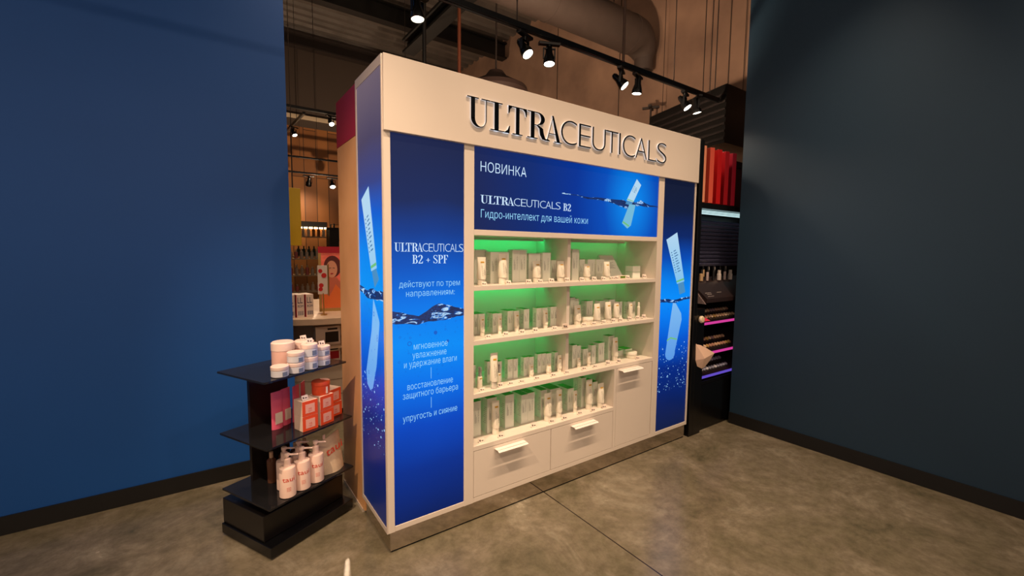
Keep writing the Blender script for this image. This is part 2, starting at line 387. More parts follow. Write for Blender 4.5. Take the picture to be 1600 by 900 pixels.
tag(MB().tube((1.975, .320, 2.96), (1.975, .320, 5.99), .010, 10).build('hanging_rod', mat('brown_steel_rod', (90, 70, 60), 0.5, 0.5)), 'thick brown rod hanging in front of the duct nozzle to the light track', 'rod')
# track over the aisle in front of the stand, out of frame: it is what lights the stand
track('lighting_track', (-2.4, -1.25, 4.50), (2.9, -1.25, 4.50), 6.0, 'black spotlight track over the aisle in front of the display stand', (.4, 2.0, 3.6))
proto = None
for i, x in enumerate((-2.1, -.45, .1, .65, 1.2, 1.8, 2.45)):  # leftmost lamp is added to brighten the wood side
    t = make_spot('black spotlight over the aisle aimed at the display stand, %s from the left' % ('first', 'second', 'third', 'fourth', 'fifth', 'sixth', 'seventh')[i], 'spotlights over the aisle')
    t.location = (x, -1.25, 4.484); t.rotation_euler.z = PI + (math.radians(-6) if i else -.876)
    add_head(t, .20 if i else .66, SPOT_FRONT * (4.2, .7, .85, 1, 1, 1.05, 1.45)[i], 64 if i else 36, spread=.03)
# unseen fill lamps added over the shop behind the camera and the aisle sides
track('lighting_track', (-3.2, -2.6, 3.6), (2.9, -2.6, 3.6), 6.0, 'added black spotlight track over the shop floor behind the viewer', (.6, 3, 5.4))
for i, (x, tl, rz) in enumerate(((-2.4, .5, 180), (-.9, .75, 180), (.6, .75, 180), (2.0, .5, 150))):
    t = make_spot('added black fill spotlight behind the viewer, %s from the left' % ('first', 'second', 'third', 'fourth')[i], 'added fill spotlights behind the viewer')
    t.location = (x, -2.6, 3.584); t.rotation_euler.z = math.radians(rz); add_head(t, tl, SPOT_REST, 110, spread=.06)
# left background tracks; the one over the counter is added to brighten it
track('lighting_track', (-.1, 1.15, 4.70), (2.2, 1.15, 4.70), 6.0, 'added black light track above the wood clad unit and curved counter', (.4, 1.9))
for i, (x, rz) in enumerate(((.02, PI), (.35, PI))):
    t = make_spot('added black spotlight over the curved counter, %s one' % ('left', 'right')[i], 'added spotlights over the curved counter'); t.location = (x, 1.15, 4.684); t.rotation_euler.z = rz; add_head(t, .24, 150, 70)
track('lighting_track', (.36, 5.1, 3.55), (2.6, 5.1, 3.55), 6.0, 'short black light track in the left background beside the display stand', (.4, 1.8))
track('lighting_track', (.62, 5.15, 3.50), (.50, 8.6, 3.50), 6.0, 'black light track running back toward the plank wall', (.5, 2.6))
for i, (x, yy, tl, rz, pw, lab) in enumerate(((.98, 5.1, .7, 10, 220, 'bright spotlight on the short track at upper left beside the stand'), (.60, 5.9, .5, 30, 160, 'spotlight on the track running back at the left edge'), (.57, 7.0, .6, -60, 0, 'dim spotlight farther along the track at the left edge'))):
    t = make_spot(lab, 'spotlights in the left background'); t.location = (x, yy, 3.534 if i == 0 else 3.484); t.rotation_euler.z = math.radians(rz); add_head(t, tl, pw, 90)
track('lighting_track', (-.5, 8.3, 3.45), (4.6, 8.3, 3.45), 6.0, 'upper thin black light track across the plank wall', (1.6, 3.4))
track('lighting_track', (-.5, 8.1, 3.10), (4.6, 8.1, 3.10), 6.0, 'lower thin black light track across the plank wall', (1.9, 3.6))
for i, (x, rz, tl) in enumerate(((1.22, 180, .7), (1.69, 0, .6))):
    t = make_spot(('dark spotlight on the lower plank wall track seen edge on', 'lit spotlight on the lower plank wall track beside the wood panel')[i], 'spotlights in the left background')
    t.location = (x, 8.1, 3.084); t.rotation_euler.z = math.radians(rz); add_head(t, tl, 60 if i == 0 else 15, 110); t.scale = (1.5, 1.5, 1.5)
t = make_spot('black spotlight hanging on a stem above the stand corner at the top', 'spotlights over the aisle'); t.location = (.353, .42, 2.98); t.rotation_euler.z = .3; add_head(t, .08, 12, 60)
MB().tube((0, 0, -.0175), (0, 0, 3.0), .008, 8).build('hanging_stem', M_satin, t)
# cross-shaped sprinkler hanger and other small fittings on the concrete wall
d = thing('sprinkler', 'small cross shaped bracket on a post in front of the concrete wall', 'sprinkler', (4.39, 1.93, 0))
MB().lathe([(.06, 0), (.05, .02)], seg=16).build('foot', M_steel, d)
MB().tube((0, 0, .02), (0, 0, 3.47), .013, 8).build('post', M_steel, d)
mb = MB(); mb.box(-.11, .11, -.02, .02, 3.47, 3.495, Matrix.Rotation(.5, 4, 'Z')); mb.box(-.11, .11, -.02, .02, 3.47, 3.495, Matrix.Rotation(2.1, 4, 'Z')); mb.build('cross_arm', M_steel, d)
for x, lab in ((4.6, 'thin suspension wire left of the duct nozzle on the concrete wall'), (4.81, 'thin suspension wire at the far right of the concrete wall')):
    yy = 1.9 if x == 4.6 else .9
    tag(MB().tube((x, yy, 2.6), (x, yy, 5.99), .004, 6).build('suspension_wire', M_steel), lab, 'wire')

# uplights added behind the header, out of sight, to brighten roof and concrete wall
for x, y, e, aim in ((.9, .70, 260, (.2, .6, .8)), (2.1, .70, 260, (.75, .45, .7))):
    d = thing('added_floodlight', 'added upward fill lamp on top of the wood clad unit, %s one' % ('left' if x < 1 else 'right'), 'added_floodlight', (x, y, 2.4015), 0, 'added fill lamps on the wood clad unit')
    MB().lathe([(.05, 0), (.06, .02), (.06, .06), (.052, .06), (.050, .045)], seg=20).build('housing', M_black, d); MB().lathe([(.05, .046), (.05, .048)], seg=20).build('lens', M_lens, d)
    l = bpy.data.lights.new('added_flood_beam', 'SPOT'); l.energy = e; l.spot_size = math.radians(125); l.spot_blend = .6; l.shadow_soft_size = .05; l.color = WARM
    o = bpy.data.objects.new('added_flood_beam', l); COL.objects.link(o); o.parent = d; o.matrix_local = Matrix.Translation((0, 0, .07)) @ Vector(aim).to_track_quat('-Z', 'Y').to_matrix().to_4x4()
d = thing('added_floodlight', 'added upward fill lamp on top of the far pink product rack', 'added_floodlight', (1.76, 6.625, 1.9215)); MB().lathe([(.02, 0), (.04, .02), (.04, .05), (.035, .05)], seg=16).build('housing', M_black, d)  # hidden lamp added to lift the dark ceiling at the left
l = bpy.data.lights.new('added_flood_beam', 'SPOT'); l.energy = 260; l.spot_size = math.radians(170); l.spot_blend = .6; l.shadow_soft_size = .05; l.color = WARM
o = bpy.data.objects.new('added_flood_beam', l); COL.objects.link(o); o.parent = d; o.matrix_local = Matrix.Translation((0, 0, .07)) @ Matrix.Rotation(PI, 4, 'X')
# ------------------------------------------------------------ the display stand
W, D, H = 2.506, 0.405, 2.40
ST = thing('display_stand', 'large white branded skincare display stand with blue lightboxes and green lit shelves', 'display stand', (0, 0, 0))
XL, XR = .4845, 2.0346
S1, S2, S3, S4 = 1.3248, 1.0268, .7305, .4334
mb = MB()
mb.box(0, .0335, 0, .012, .11, H - .002)
mb.box(.4253, XL, 0, .40, .11, 2.10); mb.box(XR, 2.0992, 0, .40, .11, 2.10)
mb.box(2.487, W, 0, .40, .11, H - .002)
mb.box(0, W, .002, .40, .11, .137)
mb.box(0, W, .02, .40, 2.061, H - .002)
mb.box(.0335, .4253, .02, .40, .137, 2.061); mb.box(2.0992, 2.487, .02, .40, .137, 2.061)
mb.box(XL, XR, .02, .40, 1.63, 2.061)
mb.box(XL, XR, .001, .40, 1.597, 1.627)
mb.build('frame', M_lam, ST, bevel=.0012)
MB().box(0, W, -.016, .03, 2.061, H).build('header', M_lam, ST, bevel=.002)
# side frame around the side lightbox
mb = MB(); mb.box(-.006, -.0001, 0, .012, .11, H); mb.box(-.006, .02, .392, D + .004, .11, H); mb.box(-.006, .02, .012, .392, .11, .135); mb.box(-.006, .02, .012, .392, 2.355, H)
mb.build('side_frame', mat('satin_aluminium', (222, 208, 198), 0.3, 0.25), ST, bevel=.001)
MB().box(XL, XR, .375, .395, .43, 1.60).build('back_panel', mat('white_back_panel', (214, 222, 206), 0.5), ST)
for nm, z, x1 in (('shelf', S1, XR), ('shelf', S2, XR), ('shelf', S3, XR), ('shelf', S4, 1.6146)):
    MB().box(XL, x1, .0005, .376, z - .026, z).build(nm, M_lam, ST, bevel=.001)
mb = MB()
for a_, b_ in ((S1, 1.597), (S2, S1 - .026), (S3, S2 - .026)): mb.box(1.205, 1.231, .055, .376, a_, b_)
mb.build('divider', M_lam, ST, bevel=.001)
MB().box(1.6146, 1.640, .0015, .376, .137, S3 - .026).build('cupboard_side', M_lam, ST)
def handle(parent, x0, x1, z):
    mb = MB(); mb.box(x0, x1, -.030, 0, z - .002, z + .001)
    M = Matrix.Translation((0, -.034, z)) @ Matrix.Rotation(math.radians(28), 4, 'X')
    mb.box(x0, x1, -.016, 0, -.002, .001, M)
    mb.build('handle', M_lam2, parent, bevel=.0008)
g = .0025
for x0, x1, hx0, hx1 in ((XL + g, 1.0468 - g, .623, .832), (1.0468 + g, 1.6146 - g, 1.212, 1.421)):
    dr = MB().box(x0, x1, .0015, .36, .137 + g, S4 - .026 - g).build('drawer', M_lam, ST, bevel=.001)
    handle(dr, hx0, hx1, .388)
dr = MB().box(1.640 + g, XR - .005, .0015, .36, .137 + g, S3 - .026 - g).build('cupboard_door', M_lam, ST, bevel=.001)
handle(dr, 1.66, 1.872, .690)
MB().box(.012, W - .014, .010, .40, .010, .11).build('plinth', mat('mirror_plinth', (205, 196, 188), 0.07, 1.0), ST, bevel=.001)
MB().box(.02, W - .02, .016, .39, 0, .012).build('plinth_gap', M_black, ST)
# green led strips under the shelves
M_led = mat('green_led', (10, 60, 30), 0.5, emit=(0, 235, 120), es=11)
M_led2 = mat('green_led_dim', (10, 60, 30), 0.5, emit=(0, 235, 110), es=6)
for z, spans in ((1.597, ((XL + .01, 1.195, M_led), (1.24, 2.02, M_led2))), (S1 - .026, ((XL + .01, 1.195, M_led), (1.24, 2.02, M_led2))), (S2 - .026, ((XL + .01, 1.195, M_led), (1.24, 2.02, M_led2))), (S3 - .026, ((XL + .01, 1.2, M_led), (1.2, 1.60, M_led2)))):
    for a_, b_, mm in spans:
        MB().box(a_, b_, .300, .312, z - .006, z - .0012).build('led_strip', mm, ST)
        MB().box(a_, b_, .288, .298, z - .014, z).build('led_shield', M_lam, ST)

# lightboxes
M_txt = mat('printed_pale_text', (20, 30, 60), 0.4, emit=(205, 232, 255), es=1.0)
M_txt2 = mat('printed_light_blue_text', (20, 30, 60), 0.4, emit=(150, 215, 250), es=1.0)
lbL = MB().box(.0345, .4243, .005, .018, .138, 2.06).build('lightbox', lightbox_mat('print_left', 2, .137, 2.061, [(0, (0, 28, 92)), (.14, (0, 46, 140)), (.25, (0, 70, 190)), (.36, (0, 110, 232)), (.47, (0, 140, 246)), (.535, (0, 128, 240)), (.60, (0, 110, 225)), (.68, (4, 84, 190)), (.76, (12, 58, 140)), (.84, (22, 40, 90)), (1, (24, 34, 72))]), ST, bevel=.0008)
lbR = MB().box(2.1002, 2.486, .005, .018, .138, 2.06).build('lightbox', lightbox_mat('print_right', 2, .137, 2.061, [(0, (6, 24, 66)), (.10, (4, 28, 88)), (.25, (0, 40, 130)), (.36, (0, 84, 205)), (.46, (0, 122, 240)), (.535, (0, 140, 250)), (.60, (0, 128, 236)), (.70, (0, 74, 180)), (.78, (6, 36, 100)), (.88, (10, 24, 58)), (1, (14, 22, 48))]), ST, bevel=.0008)
lbB = MB().box(XL + .001, XR - .001, .005, .018, 1.628, 2.06).build('lightbox', lightbox_mat('print_banner', 0, 0, 1.25, [(0, (0, 138, 234)), (.08, (0, 126, 228)), (.22, (0, 76, 184)), (.42, (0, 50, 148)), (.7, (12, 42, 112)), (1, (24, 36, 84))], centre=(1.74, 0, 1.86)), ST, bevel=.0008)
lbS = MB().box(-.003, .01, .0125, .3915, .1355, 2.3545).build('lightbox', lightbox_mat('print_side_and_sheen', 2, .137, 2.355, [(0, (12, 28, 70)), (.12, (14, 26, 90)), (.22, (26, 34, 112)), (.32, (0, 66, 186)), (.42, (0, 110, 228)), (.53, (0, 146, 244)), (.62, (0, 132, 236)), (.70, (10, 92, 205)), (.77, (56, 66, 130)), (.86, (76, 66, 92)), (1, (108, 92, 104))], rough=.3), ST, bevel=.0008)  # upper mauve stops paint a glossy reflection over the print

def brand_word(parent, x0, x1, z0, z1, m):
    mb = MB(); wd = x1 - x0
    for i, (c, a_, b_) in enumerate(brand_letters()):
        if i < 5: serif_in(mb, c, x0 + a_*wd, x0 + b_*wd, z0, z1, .0030, .0048)
        else: text_in(mb, c, x0 + a_*wd, x0 + b_*wd, z0, z1 - z0, .0036, off=-.020)
    return mb.build('lettering', m, parent)
def serif_word(parent, s, x0, x1, z0, z1, m):
    tot = sum(SERIF[c][0] + .06 if c != ' ' else .3 for c in s); k = (x1 - x0) / tot; x = x0; mb = MB()
    for c in s:
        if c == ' ': x += .3 * k; continue
        serif_in(mb, c, x, x + SERIF[c][0] * k, z0, z1, .0030, .0048); x += (SERIF[c][0] + .06) * k
    return mb.build('lettering', m, parent)
def line(parent, s, x0, x1, z0, cap, m, off=-.009):
    mb = MB(); text_in(mb, s, x0, x1, z0, cap, .0036, off=off); return mb.build('lettering', m, parent)
brand_word(lbL, .049, .421, 1.507, 1.549, M_txt)
serif_word(lbL, 'B2 + SPF', .139, .334, 1.449, 1.491, M_txt)
line(lbL, 'действуют по трем', .070, .401, 1.333, .030, M_txt2)
line(lbL, 'направлениям:', .105, .370, 1.287, .030, M_txt2)
line(lbL, 'мгновенное', .142, .329, 1.020, .032, M_txt2)
line(lbL, 'увлажнение', .135, .322, .976, .032, M_txt2)
line(lbL, 'и удержание влаги', .091, .382, .933, .032, M_txt2)
line(lbL, 'восстановление', .107, .359, .820, .032, M_txt2)
line(lbL, 'защитного барьера', .083, .389, .776, .032, M_txt2)
line(lbL, 'упругость и сияние', .082, .385, .661, .032, M_txt2)
MB().box(.234, .2355, .0034, .0048, .860, .918).build('printed_rule', M_txt2, lbL); MB().box(.234, .2355, .0034, .0048, .706, .762).build('printed_rule', M_txt2, lbL)
line(lbB, 'НОВИНКА', .525, .829, 1.935, .050, M_txt)
brand_word(lbB, .525, 1.092, 1.768, 1.812, M_txt); serif_word(lbB, 'B2', 1.115, 1.180, 1.764, 1.808, M_txt)
line(lbB, 'Гидро-интеллект для вашей кожи', .528, 1.325, 1.692, .042, M_txt2)

# printed water lines: dark swirls with pale flecks
def water_mat(name, base):
    m = bpy.data.materials.new(name); m.use_nodes = True; nt = m.node_tree; b = nt.nodes['Principled BSDF']
    b.inputs['Base Color'].default_value = (.01, .015, .03, 1); b.inputs['Roughness'].default_value = .3
    tc = nt.nodes.new('ShaderNodeTexCoord'); mp = nt.nodes.new('ShaderNodeMapping'); mp.inputs['Scale'].default_value = (8, 8, 24) 
    n = nt.nodes.new('ShaderNodeTexNoise'); n.inputs['Scale'].default_value = 1.4; n.inputs['Detail'].default_value = 3; n.inputs['Distortion'].default_value = 1.5
    nt.links.new(tc.outputs['Object'], mp.inputs[0]); nt.links.new(mp.outputs[0], n.inputs['Vector'])
    r = ramp(nt, [(.30, (6, 24, 62)), (.44, (4, 46, 110)), (.50, base), (.55, (6, 60, 140)), (.58, (20, 120, 210)), (.62, (200, 232, 250)), (.68, (30, 110, 190))])
    nt.links.new(n.outputs['Fac'], r.inputs[0]); nt.links.new(r.outputs['Color'], b.inputs['Emission Color']); b.inputs['Emission Strength'].default_value = 1.0
    return m
M_wat = water_mat('printed_water', (0, 20, 60))
def water_strip(parent, pts, amp, seed, side=False):
    """pts: (u, z, thickness) along the print, u is x (or y on the side panel)"""
    rnd = random.Random(seed); mb = MB(); N = 120; top, bot = [], []
    ph = [rnd.random() * 6.28 for _ in range(8)]; span = abs(pts[-1][0] - pts[0][0])
    wav = lambda u, o: sum(math.sin(u * q + ph[o + k]) / (k + 1) for k, q in enumerate((22, 41, 73, 120))) * .32
    for i in range(N + 1):
        t = i / N * (len(pts) - 1); k = min(int(t), len(pts) - 2); f_ = t - k
        u, z, th = [pts[k][j] * (1 - f_) + pts[k+1][j] * f_ for j in range(3)]
        top.append((u, z + th / 2 + amp * wav(u, 0))); bot.append((u, z - th / 2 + amp * wav(u, 4)))
    for i in range(N):
        P = [top[i], top[i+1], bot[i+1], bot[i]]
        vs = [mb.bm.verts.new((p[0], .0042, p[1]) if not side else (-.0038, p[0], p[1])) for p in P]; mb.bm.faces.new(vs)
    return mb.build('printed_water', M_wat, parent)
water_strip(lbL, [(.035, 1.195, .020), (.035, 1.19, .06), (.10, 1.18, .05), (.17, 1.165, .05), (.22, 1.185, .06), (.28, 1.20, .085), (.34, 1.195, .07), (.38, 1.195, .05), (.424, 1.19, .035)], .008, 3)
water_strip(lbB, [(1.10, 1.868, .004), (1.25, 1.864, .008), (1.30, 1.858, .010), (1.45, 1.857, .016), (1.58, 1.852, .030), (1.66, 1.845, .05), (1.70, 1.83, .05), (1.74, 1.85, .02), (1.80, 1.85, .03), (1.84, 1.862, .04), (1.90, 1.85, .022), (1.96, 1.848, .008), (2.032, 1.845, .006)], .005, 8)
water_strip(lbR, [(2.101, 1.152, .02), (2.16, 1.150, .028), (2.25, 1.142, .022), (2.33, 1.146, .026), (2.41, 1.155, .020), (2.485, 1.158, .016)], .007, 5)
water_strip(lbS, [(.391, 1.305, .03), (.33, 1.300, .035), (.25, 1.285, .045), (.18, 1.295, .05), (.10, 1.285, .045), (.013, 1.295, .05)], .010, 6, True)
# printed tubes
def print_mat(name, c1, c2, z0, z1, axis=2):
    m = bpy.data.materials.new(name); m.use_nodes = True; nt = m.node_tree; b = nt.nodes['Principled BSDF']; b.inputs['Base Color'].default_value = (.02, .03, .05, 1); b.inputs['Roughness'].default_value = .3
    tc = nt.nodes.new('ShaderNodeTexCoord'); sp = nt.nodes.new('ShaderNodeSeparateXYZ'); nt.links.new(tc.outputs['Object'], sp.inputs[0])
    mr = nt.nodes.new('ShaderNodeMapRange'); mr.inputs['From Min'].default_value = z0; mr.inputs['From Max'].default_value = z1; nt.links.new(sp.outputs[axis], mr.inputs['Value'])
    r = ramp(nt, [(0, c1), (1, c2)]); nt.links.new(mr.outputs['Result'], r.inputs[0]); nt.links.new(r.outputs['Color'], b.inputs['Emission Color']); b.inputs['Emission Strength'].default_value = 1.0
    return m
M_pt = print_mat('print_tube_pale', (120, 190, 235), (176, 212, 236), 1.25, 1.67)
M_pt2 = print_mat('print_tube_under_water', (86, 150, 226), (122, 184, 240), .70, 1.12)
M_cap = mat('print_cap', (10, 20, 30), .3, emit=(74, 140, 190)); M_grn = mat('print_green', (10, 20, 30), .3, emit=(110, 190, 120)); M_ink = mat('print_ink', (10, 20, 30), .3, emit=(60, 110, 160))
def poly(parent, name, P, m, lift=0, side=False):
    mb = MB(); a_ = [mb.bm.verts.new((p[0], .0040 - lift, p[1]) if not side else (-.0040 - lift, p[0], p[1])) for p in P]; mb.bm.faces.new(a_)
    return mb.build(name, m, parent)
def printed_tube(parent, A, B, C_, D_, E_, F_, mt, side=False, lines=9):
    """A, B crimp ends; C_, D_ shoulder; E_, F_ cap end"""
    n = 8; L = lambda p, q, t: (p[0] + (q[0] - p[0]) * t, p[1] + (q[1] - p[1]) * t)
    poly(parent, 'printed_tube', [A, B, C_, D_], mt, 0, side)
    poly(parent, 'printed_cap', [L(D_, C_, .1), L(D_, C_, .9), E_, F_], M_cap, .0001, side)
    poly(parent, 'printed_green_band', [L(A, D_, .93), L(B, C_, .93), L(B, C_, .965), L(A, D_, .965)], M_grn, .0002, side)
    mb = MB()
    for i in range(lines):
        t0 = .30 + .055 * i; a_, b_ = L(A, D_, t0), L(B, C_, t0); a2, b2 = L(A, D_, t0 + .018), L(B, C_, t0 + .018); f = .62 + .2 * ((i * 7) % 3) / 3
        for lo_, hi_ in ((.38, f),):
            P = [L(a_, b_, lo_), L(a_, b_, hi_), L(a2, b2, hi_), L(a2, b2, lo_)]
            mb.bm.faces.new([mb.bm.verts.new((p[0], .0037, p[1]) if not side else (-.0043, p[0], p[1])) for p in P])
        P = [L(a_, b_, .12), L(a_, b_, .24), L(a2, b2, .24), L(a2, b2, .12)]
        mb.bm.faces.new([mb.bm.verts.new((p[0], .0037, p[1]) if not side else (-.0043, p[0], p[1])) for p in P])
    mb.build('printed_small_print', M_ink, parent)
printed_tube(lbR, (2.150, 1.612), (2.281, 1.671), (2.400, 1.292), (2.305, 1.274), (2.418, 1.206), (2.345, 1.190), M_pt)
poly(lbR, 'printed_tube_reflection', [(2.262, 1.130), (2.300, 1.124), (2.375, 1.040), (2.385, .990), (2.312, .745)] + [(2.252 + .062*math.cos(a*PI/8), .735 - .055*math.sin(a*PI/8)) for a in range(9)] + [(2.225, .93)], M_pt2)
poly(lbR, 'printed_green_band', [(2.205, .845), (2.250, .862), (2.335, .842), (2.330, .832), (2.250, .850), (2.203, .833)], M_grn, .0002)
printed_tube(lbS, (.335, 1.775), (.212, 1.832), (.105, 1.425), (.190, 1.405), (.075, 1.372), (.140, 1.325), M_pt, True)
poly(lbS, 'printed_tube_reflection', [(.165, 1.270), (.075, 1.160), (.13, .93), (.195, .80), (.235, .778), (.285, .80), (.30, .87), (.20, 1.10)], M_pt2, 0, True)
printed_tube(lbB, (1.790, 2.022), (1.838, 1.985), (1.760, 1.860), (1.690, 1.870), (1.742, 1.836), (1.678, 1.846), M_pt, lines=5)
M_pt3 = mat('print_tube_teal', (10, 20, 30), .3, emit=(116, 184, 214))
poly(lbB, 'printed_tube', [(1.72, 1.845), (1.785, 1.845), (1.742, 1.70), (1.705, 1.678), (1.65, 1.712)], M_pt3, .0002)
poly(lbB, 'printed_green_band', [(1.655, 1.718), (1.720, 1.690), (1.725, 1.700), (1.660, 1.728)], M_grn, .0004)
# printed bubbles
M_bub = mat('print_bubble', (10, 20, 30), .3, emit=(156, 208, 250)); M_bubd = mat('print_bubble_blue', (10, 20, 30), .3, emit=(0, 92, 200))
def bubbles(parent, n, u0, u1, z0, z1, rmin, rmax, m, seed, side=False, power=1.0, ring=False):
    rnd = random.Random(seed); mb = MB()
    for _ in range(n):
        u = u0 + (u1 - u0) * rnd.random(); z = z1 - (z1 - z0) * rnd.random() ** power; r = rmin + (rmax - rmin) * rnd.random() ** 3
        u = min(max(u, min(u0, u1) + r), max(u0, u1) - r); k = 14
        q = [(u + r*math.cos(2*PI*i/k), z + r*math.sin(2*PI*i/k)) for i in range(k)]
        f = lambda p: (p[0], .0041, p[1]) if not side else (-.0041, p[0], p[1])
        if ring and r > rmin * 1.3:
            q2 = [(u + .72*r*math.cos(2*PI*i/k), z + .72*r*math.sin(2*PI*i/k)) for i in range(k)]
            a_ = [mb.bm.verts.new(f(p)) for p in q]; b_ = [mb.bm.verts.new(f(p)) for p in q2]
            for i in range(k): mb.bm.faces.new((a_[i], a_[(i+1) % k], b_[(i+1) % k], b_[i]))
        else: mb.bm.faces.new([mb.bm.verts.new(f(p)) for p in q])
    mb.build('printed_bubbles', m, parent)
bubbles(lbL, 90, .05, .42, .86, 1.15, .0012, .006, M_bubd, 1, power=1.3, ring=True)
bubbles(lbL, 3, .10, .34, 1.04, 1.12, .008, .017, M_bubd, 2, ring=True)
bubbles(lbR, 170, 2.11, 2.48, .44, .82, .0010, .0055, M_bub, 4, power=.8)
bubbles(lbR, 40, 2.11, 2.48, .80, 1.10, .001, .004, M_bubd, 9)
bubbles(lbS, 130, .02, .38, .50, .86, .0010, .0065, M_bub, 5, True, power=1.4)
bubbles(lbS, 40, .02, .38, .86, 1.24, .002, .012, M_bubd, 6, True, ring=True)

# header letters: black faces on pale returns that glow faintly
M_face = mat('gloss_black_letter', (4, 6, 10), 0.12, coat=0.5)
M_ret = mat('lit_letter_return', (236, 236, 240), 0.3, emit=(226, 232, 240), es=.32)
for i, (c, a_, b_) in enumerate(LET):
    z0, z1 = 2.150, 2.297
    r = MB(); f = MB()
    if i < 5:
        serif_in(r, c, a_, b_, z0, z1, -.026, -.016); serif_in(f, c, a_, b_, z0, z1, -.0280, -.0262)
    else:
        def solid(mb, y0, y1, c=c, a_=a_, b_=b_):
            me = font_mesh(c, -.026, .5, 10); xs = [v.co.x for v in me.vertices]; p, q = min(xs), max(xs); k = (z1 - z0) / capheight()
            put(mb.bm, me, lambda v: Vector((a_ + (v.x - p) / (q - p) * (b_ - a_), y0 + (v.z + .5) * (y1 - y0), z0 + v.y * k)))
        solid(r, -.026, -.016); solid(f, -.0280, -.0262)
    ro = r.build('header_letter', M_ret, ST); f.build('letter_face', M_face, ro)

# ------------------------------------------------------------ the wood and red unit behind the stand
M_oak = mat('warm_beech_veneer', (222, 168, 116), 0.38, noise=0.12, nscale=2.2, rgb2=(202, 146, 94))
WU = thing('wood_clad_display_unit', 'tall beech clad display unit with glossy red top, back to back with the stand', 'display unit', (0, 0, 0))
MB().box(.006, 2.4, .412, .842, .02, 2.13).build('wood_cladding', M_oak, WU, bevel=.001)
MB().box(.004, 2.4, .412, .844, 2.131, 2.40).build('red_top_panel', mat('glossy_red_panel', (184, 40, 58), 0.3, 0.3), WU, bevel=.001)
MB().box(.002, 2.4, .44, .846, 0, .02).build('floor_trim', mat('pale_trim', (220, 205, 190), 0.3, 0.4), WU)

# ------------------------------------------------------------ black make-up counter on the right
M_bk = mat('gloss_black_cabinet', (9, 8, 8), 0.3)
MC = thing('makeup_counter', 'black make-up counter with tester trays and red fins, right of the blue and white stand', 'make-up counter', (2.52, 0, 0))
mb = MB(); mb.box(.005, .052, -.012, .7, 0, 2.40); mb.build('side_post', M_bk, MC, bevel=.002)
MB().box(.0525, .165, -.012, .7, 0, 1.06).build('side_panel', M_bk, MC, bevel=.002)
mb = MB(); mb.box(.166, 1.9, .012, .7, 0, .43); mb.build('base_cabinet', M_bk, MC, bevel=.003)
MB().box(.17, 1.9, .006, .011, .03, .40).build('kick_panel', M_satin, MC)
MB().box(.053, 1.9, .45, .7, .43, 1.92).build('back_wall', M_bk, MC)
MB().box(.053, 1.9, .03, .7, 1.88, 1.925).build('upper_shelf', M_bk, MC)
MB().box(.053, 1.9, .3, .7, 2.36, 2.42).build('top_board', M_bk, MC)
MB().box(.053, 1.9, .32, .34, 1.92, 2.40).build('fin_backing', mat('dark_red_backing', (60, 6, 8), .5), MC)
M_slat = mat('blue_grey_slat', (78, 78, 104), 0.22)
for k in range(12):
    z = 1.42 + k * .0345
    MB().box(.055, 1.9, -.02, .004, -.013, .009, Matrix.Translation((0, .22, z)) @ Matrix.Rotation(.5, 4, 'X')).build('back_slat', M_slat, MC)
MB().box(.055, 1.9, .10, .12, 1.846, 1.876).build('light_bar', mat('cool_light_bar', (200, 220, 220), .4, emit=(196, 232, 236), es=1.0), MC)
for k in range(2): MB().box(.055, 1.9, .0985, .0995, 1.853 + k*.011, 1.856 + k*.011).build('light_bar_rib', M_slat, MC)
fins = [(.065, (230, 150, 116), 'peach fin'), (.18, (220, 90, 70), 'coral fin'), (.295, (190, 16, 18), 'bright red fin'), (.41, (150, 8, 20), 'dark red fin'), (.525, (120, 8, 30), 'wine fin')]
for x, c, lab in fins:
    M = Matrix.Translation((x + .07, .02, 0)) @ Matrix.Rotation(-.25, 4, 'Z')
    o = MB().box(-.045, 0, 0, .24, 1.928, 2.375, M).build('fin', mat('fin_%d' % c[0], c, .35), MC, bevel=.001); o['label'] = lab
M_pink = mat('pink_shelf_light', (60, 10, 40), .4, emit=(206, 60, 150), es=1.0); M_vio = mat('violet_shelf_light', (30, 20, 80), .4, emit=(96, 74, 190), es=1.0)
M_tray = mat('tester_tray', (28, 22, 24), .25)
def tray(z0, z1, x0, glow, y0=.02, y1=.22):
    mb = MB(); mb.bm.verts.ensure_lookup_table()
    P = [(y0, z0), (y0, z0 + .025), (y1, z1), (y1, z0)]
    a_ = [mb.bm.verts.new((x0, p[0], p[1])) for p in P]; b_ = [mb.bm.verts.new((1.9, p[0], p[1])) for p in P]
    mb.bm.faces.new(a_); mb.bm.faces.new(b_[::-1])
    for i in range(4): mb.bm.faces.new((a_[i], b_[i], b_[(i+1) % 4], a_[(i+1) % 4]))
    t = mb.build('tester_tray', M_tray, MC)
    MB().box(x0, 1.9, y0 - .006, y0, z0 - .004, z0 + .016).build('edge_light', glow, t)
    return t
t1 = tray(.915, 1.045, .20, M_pink); t2 = tray(.655, .795, .20, M_pink); t3 = tray(.455, .595, .17, M_vio)
rnd = random.Random(4)
shades = [(222, 190, 160), (200, 160, 130), (176, 130, 110), (206, 170, 140), (140, 110, 120), (190, 150, 90), (210, 206, 214), (150, 150, 170)]
for ti, (z0, z1, xs, par) in enumerate(((.915, 1.045, .30, t1), (.655, .795, .26, t2), (.455, .595, .22, t3))):
    for row in range(2):
        for k in range(11):
            f_ = .22 + row * .36; y = .02 + .20 * f_; z = z0 + .025 + (z1 - z0 - .025) * f_ + .002; x = xs + k * .044 + row * .016
            c = shades[rnd.randrange(6)] if ti < 2 else shades[6 + rnd.randrange(2)]
            MB().lathe([(.015, 0), (.018, .004), (.015, .012)], seg=12, M=Matrix.Translation((x, y, z)) @ Matrix.Rotation(.55, 4, 'X')).build('tester_pan', mat('shade_%d' % c[2], c, .3), par)
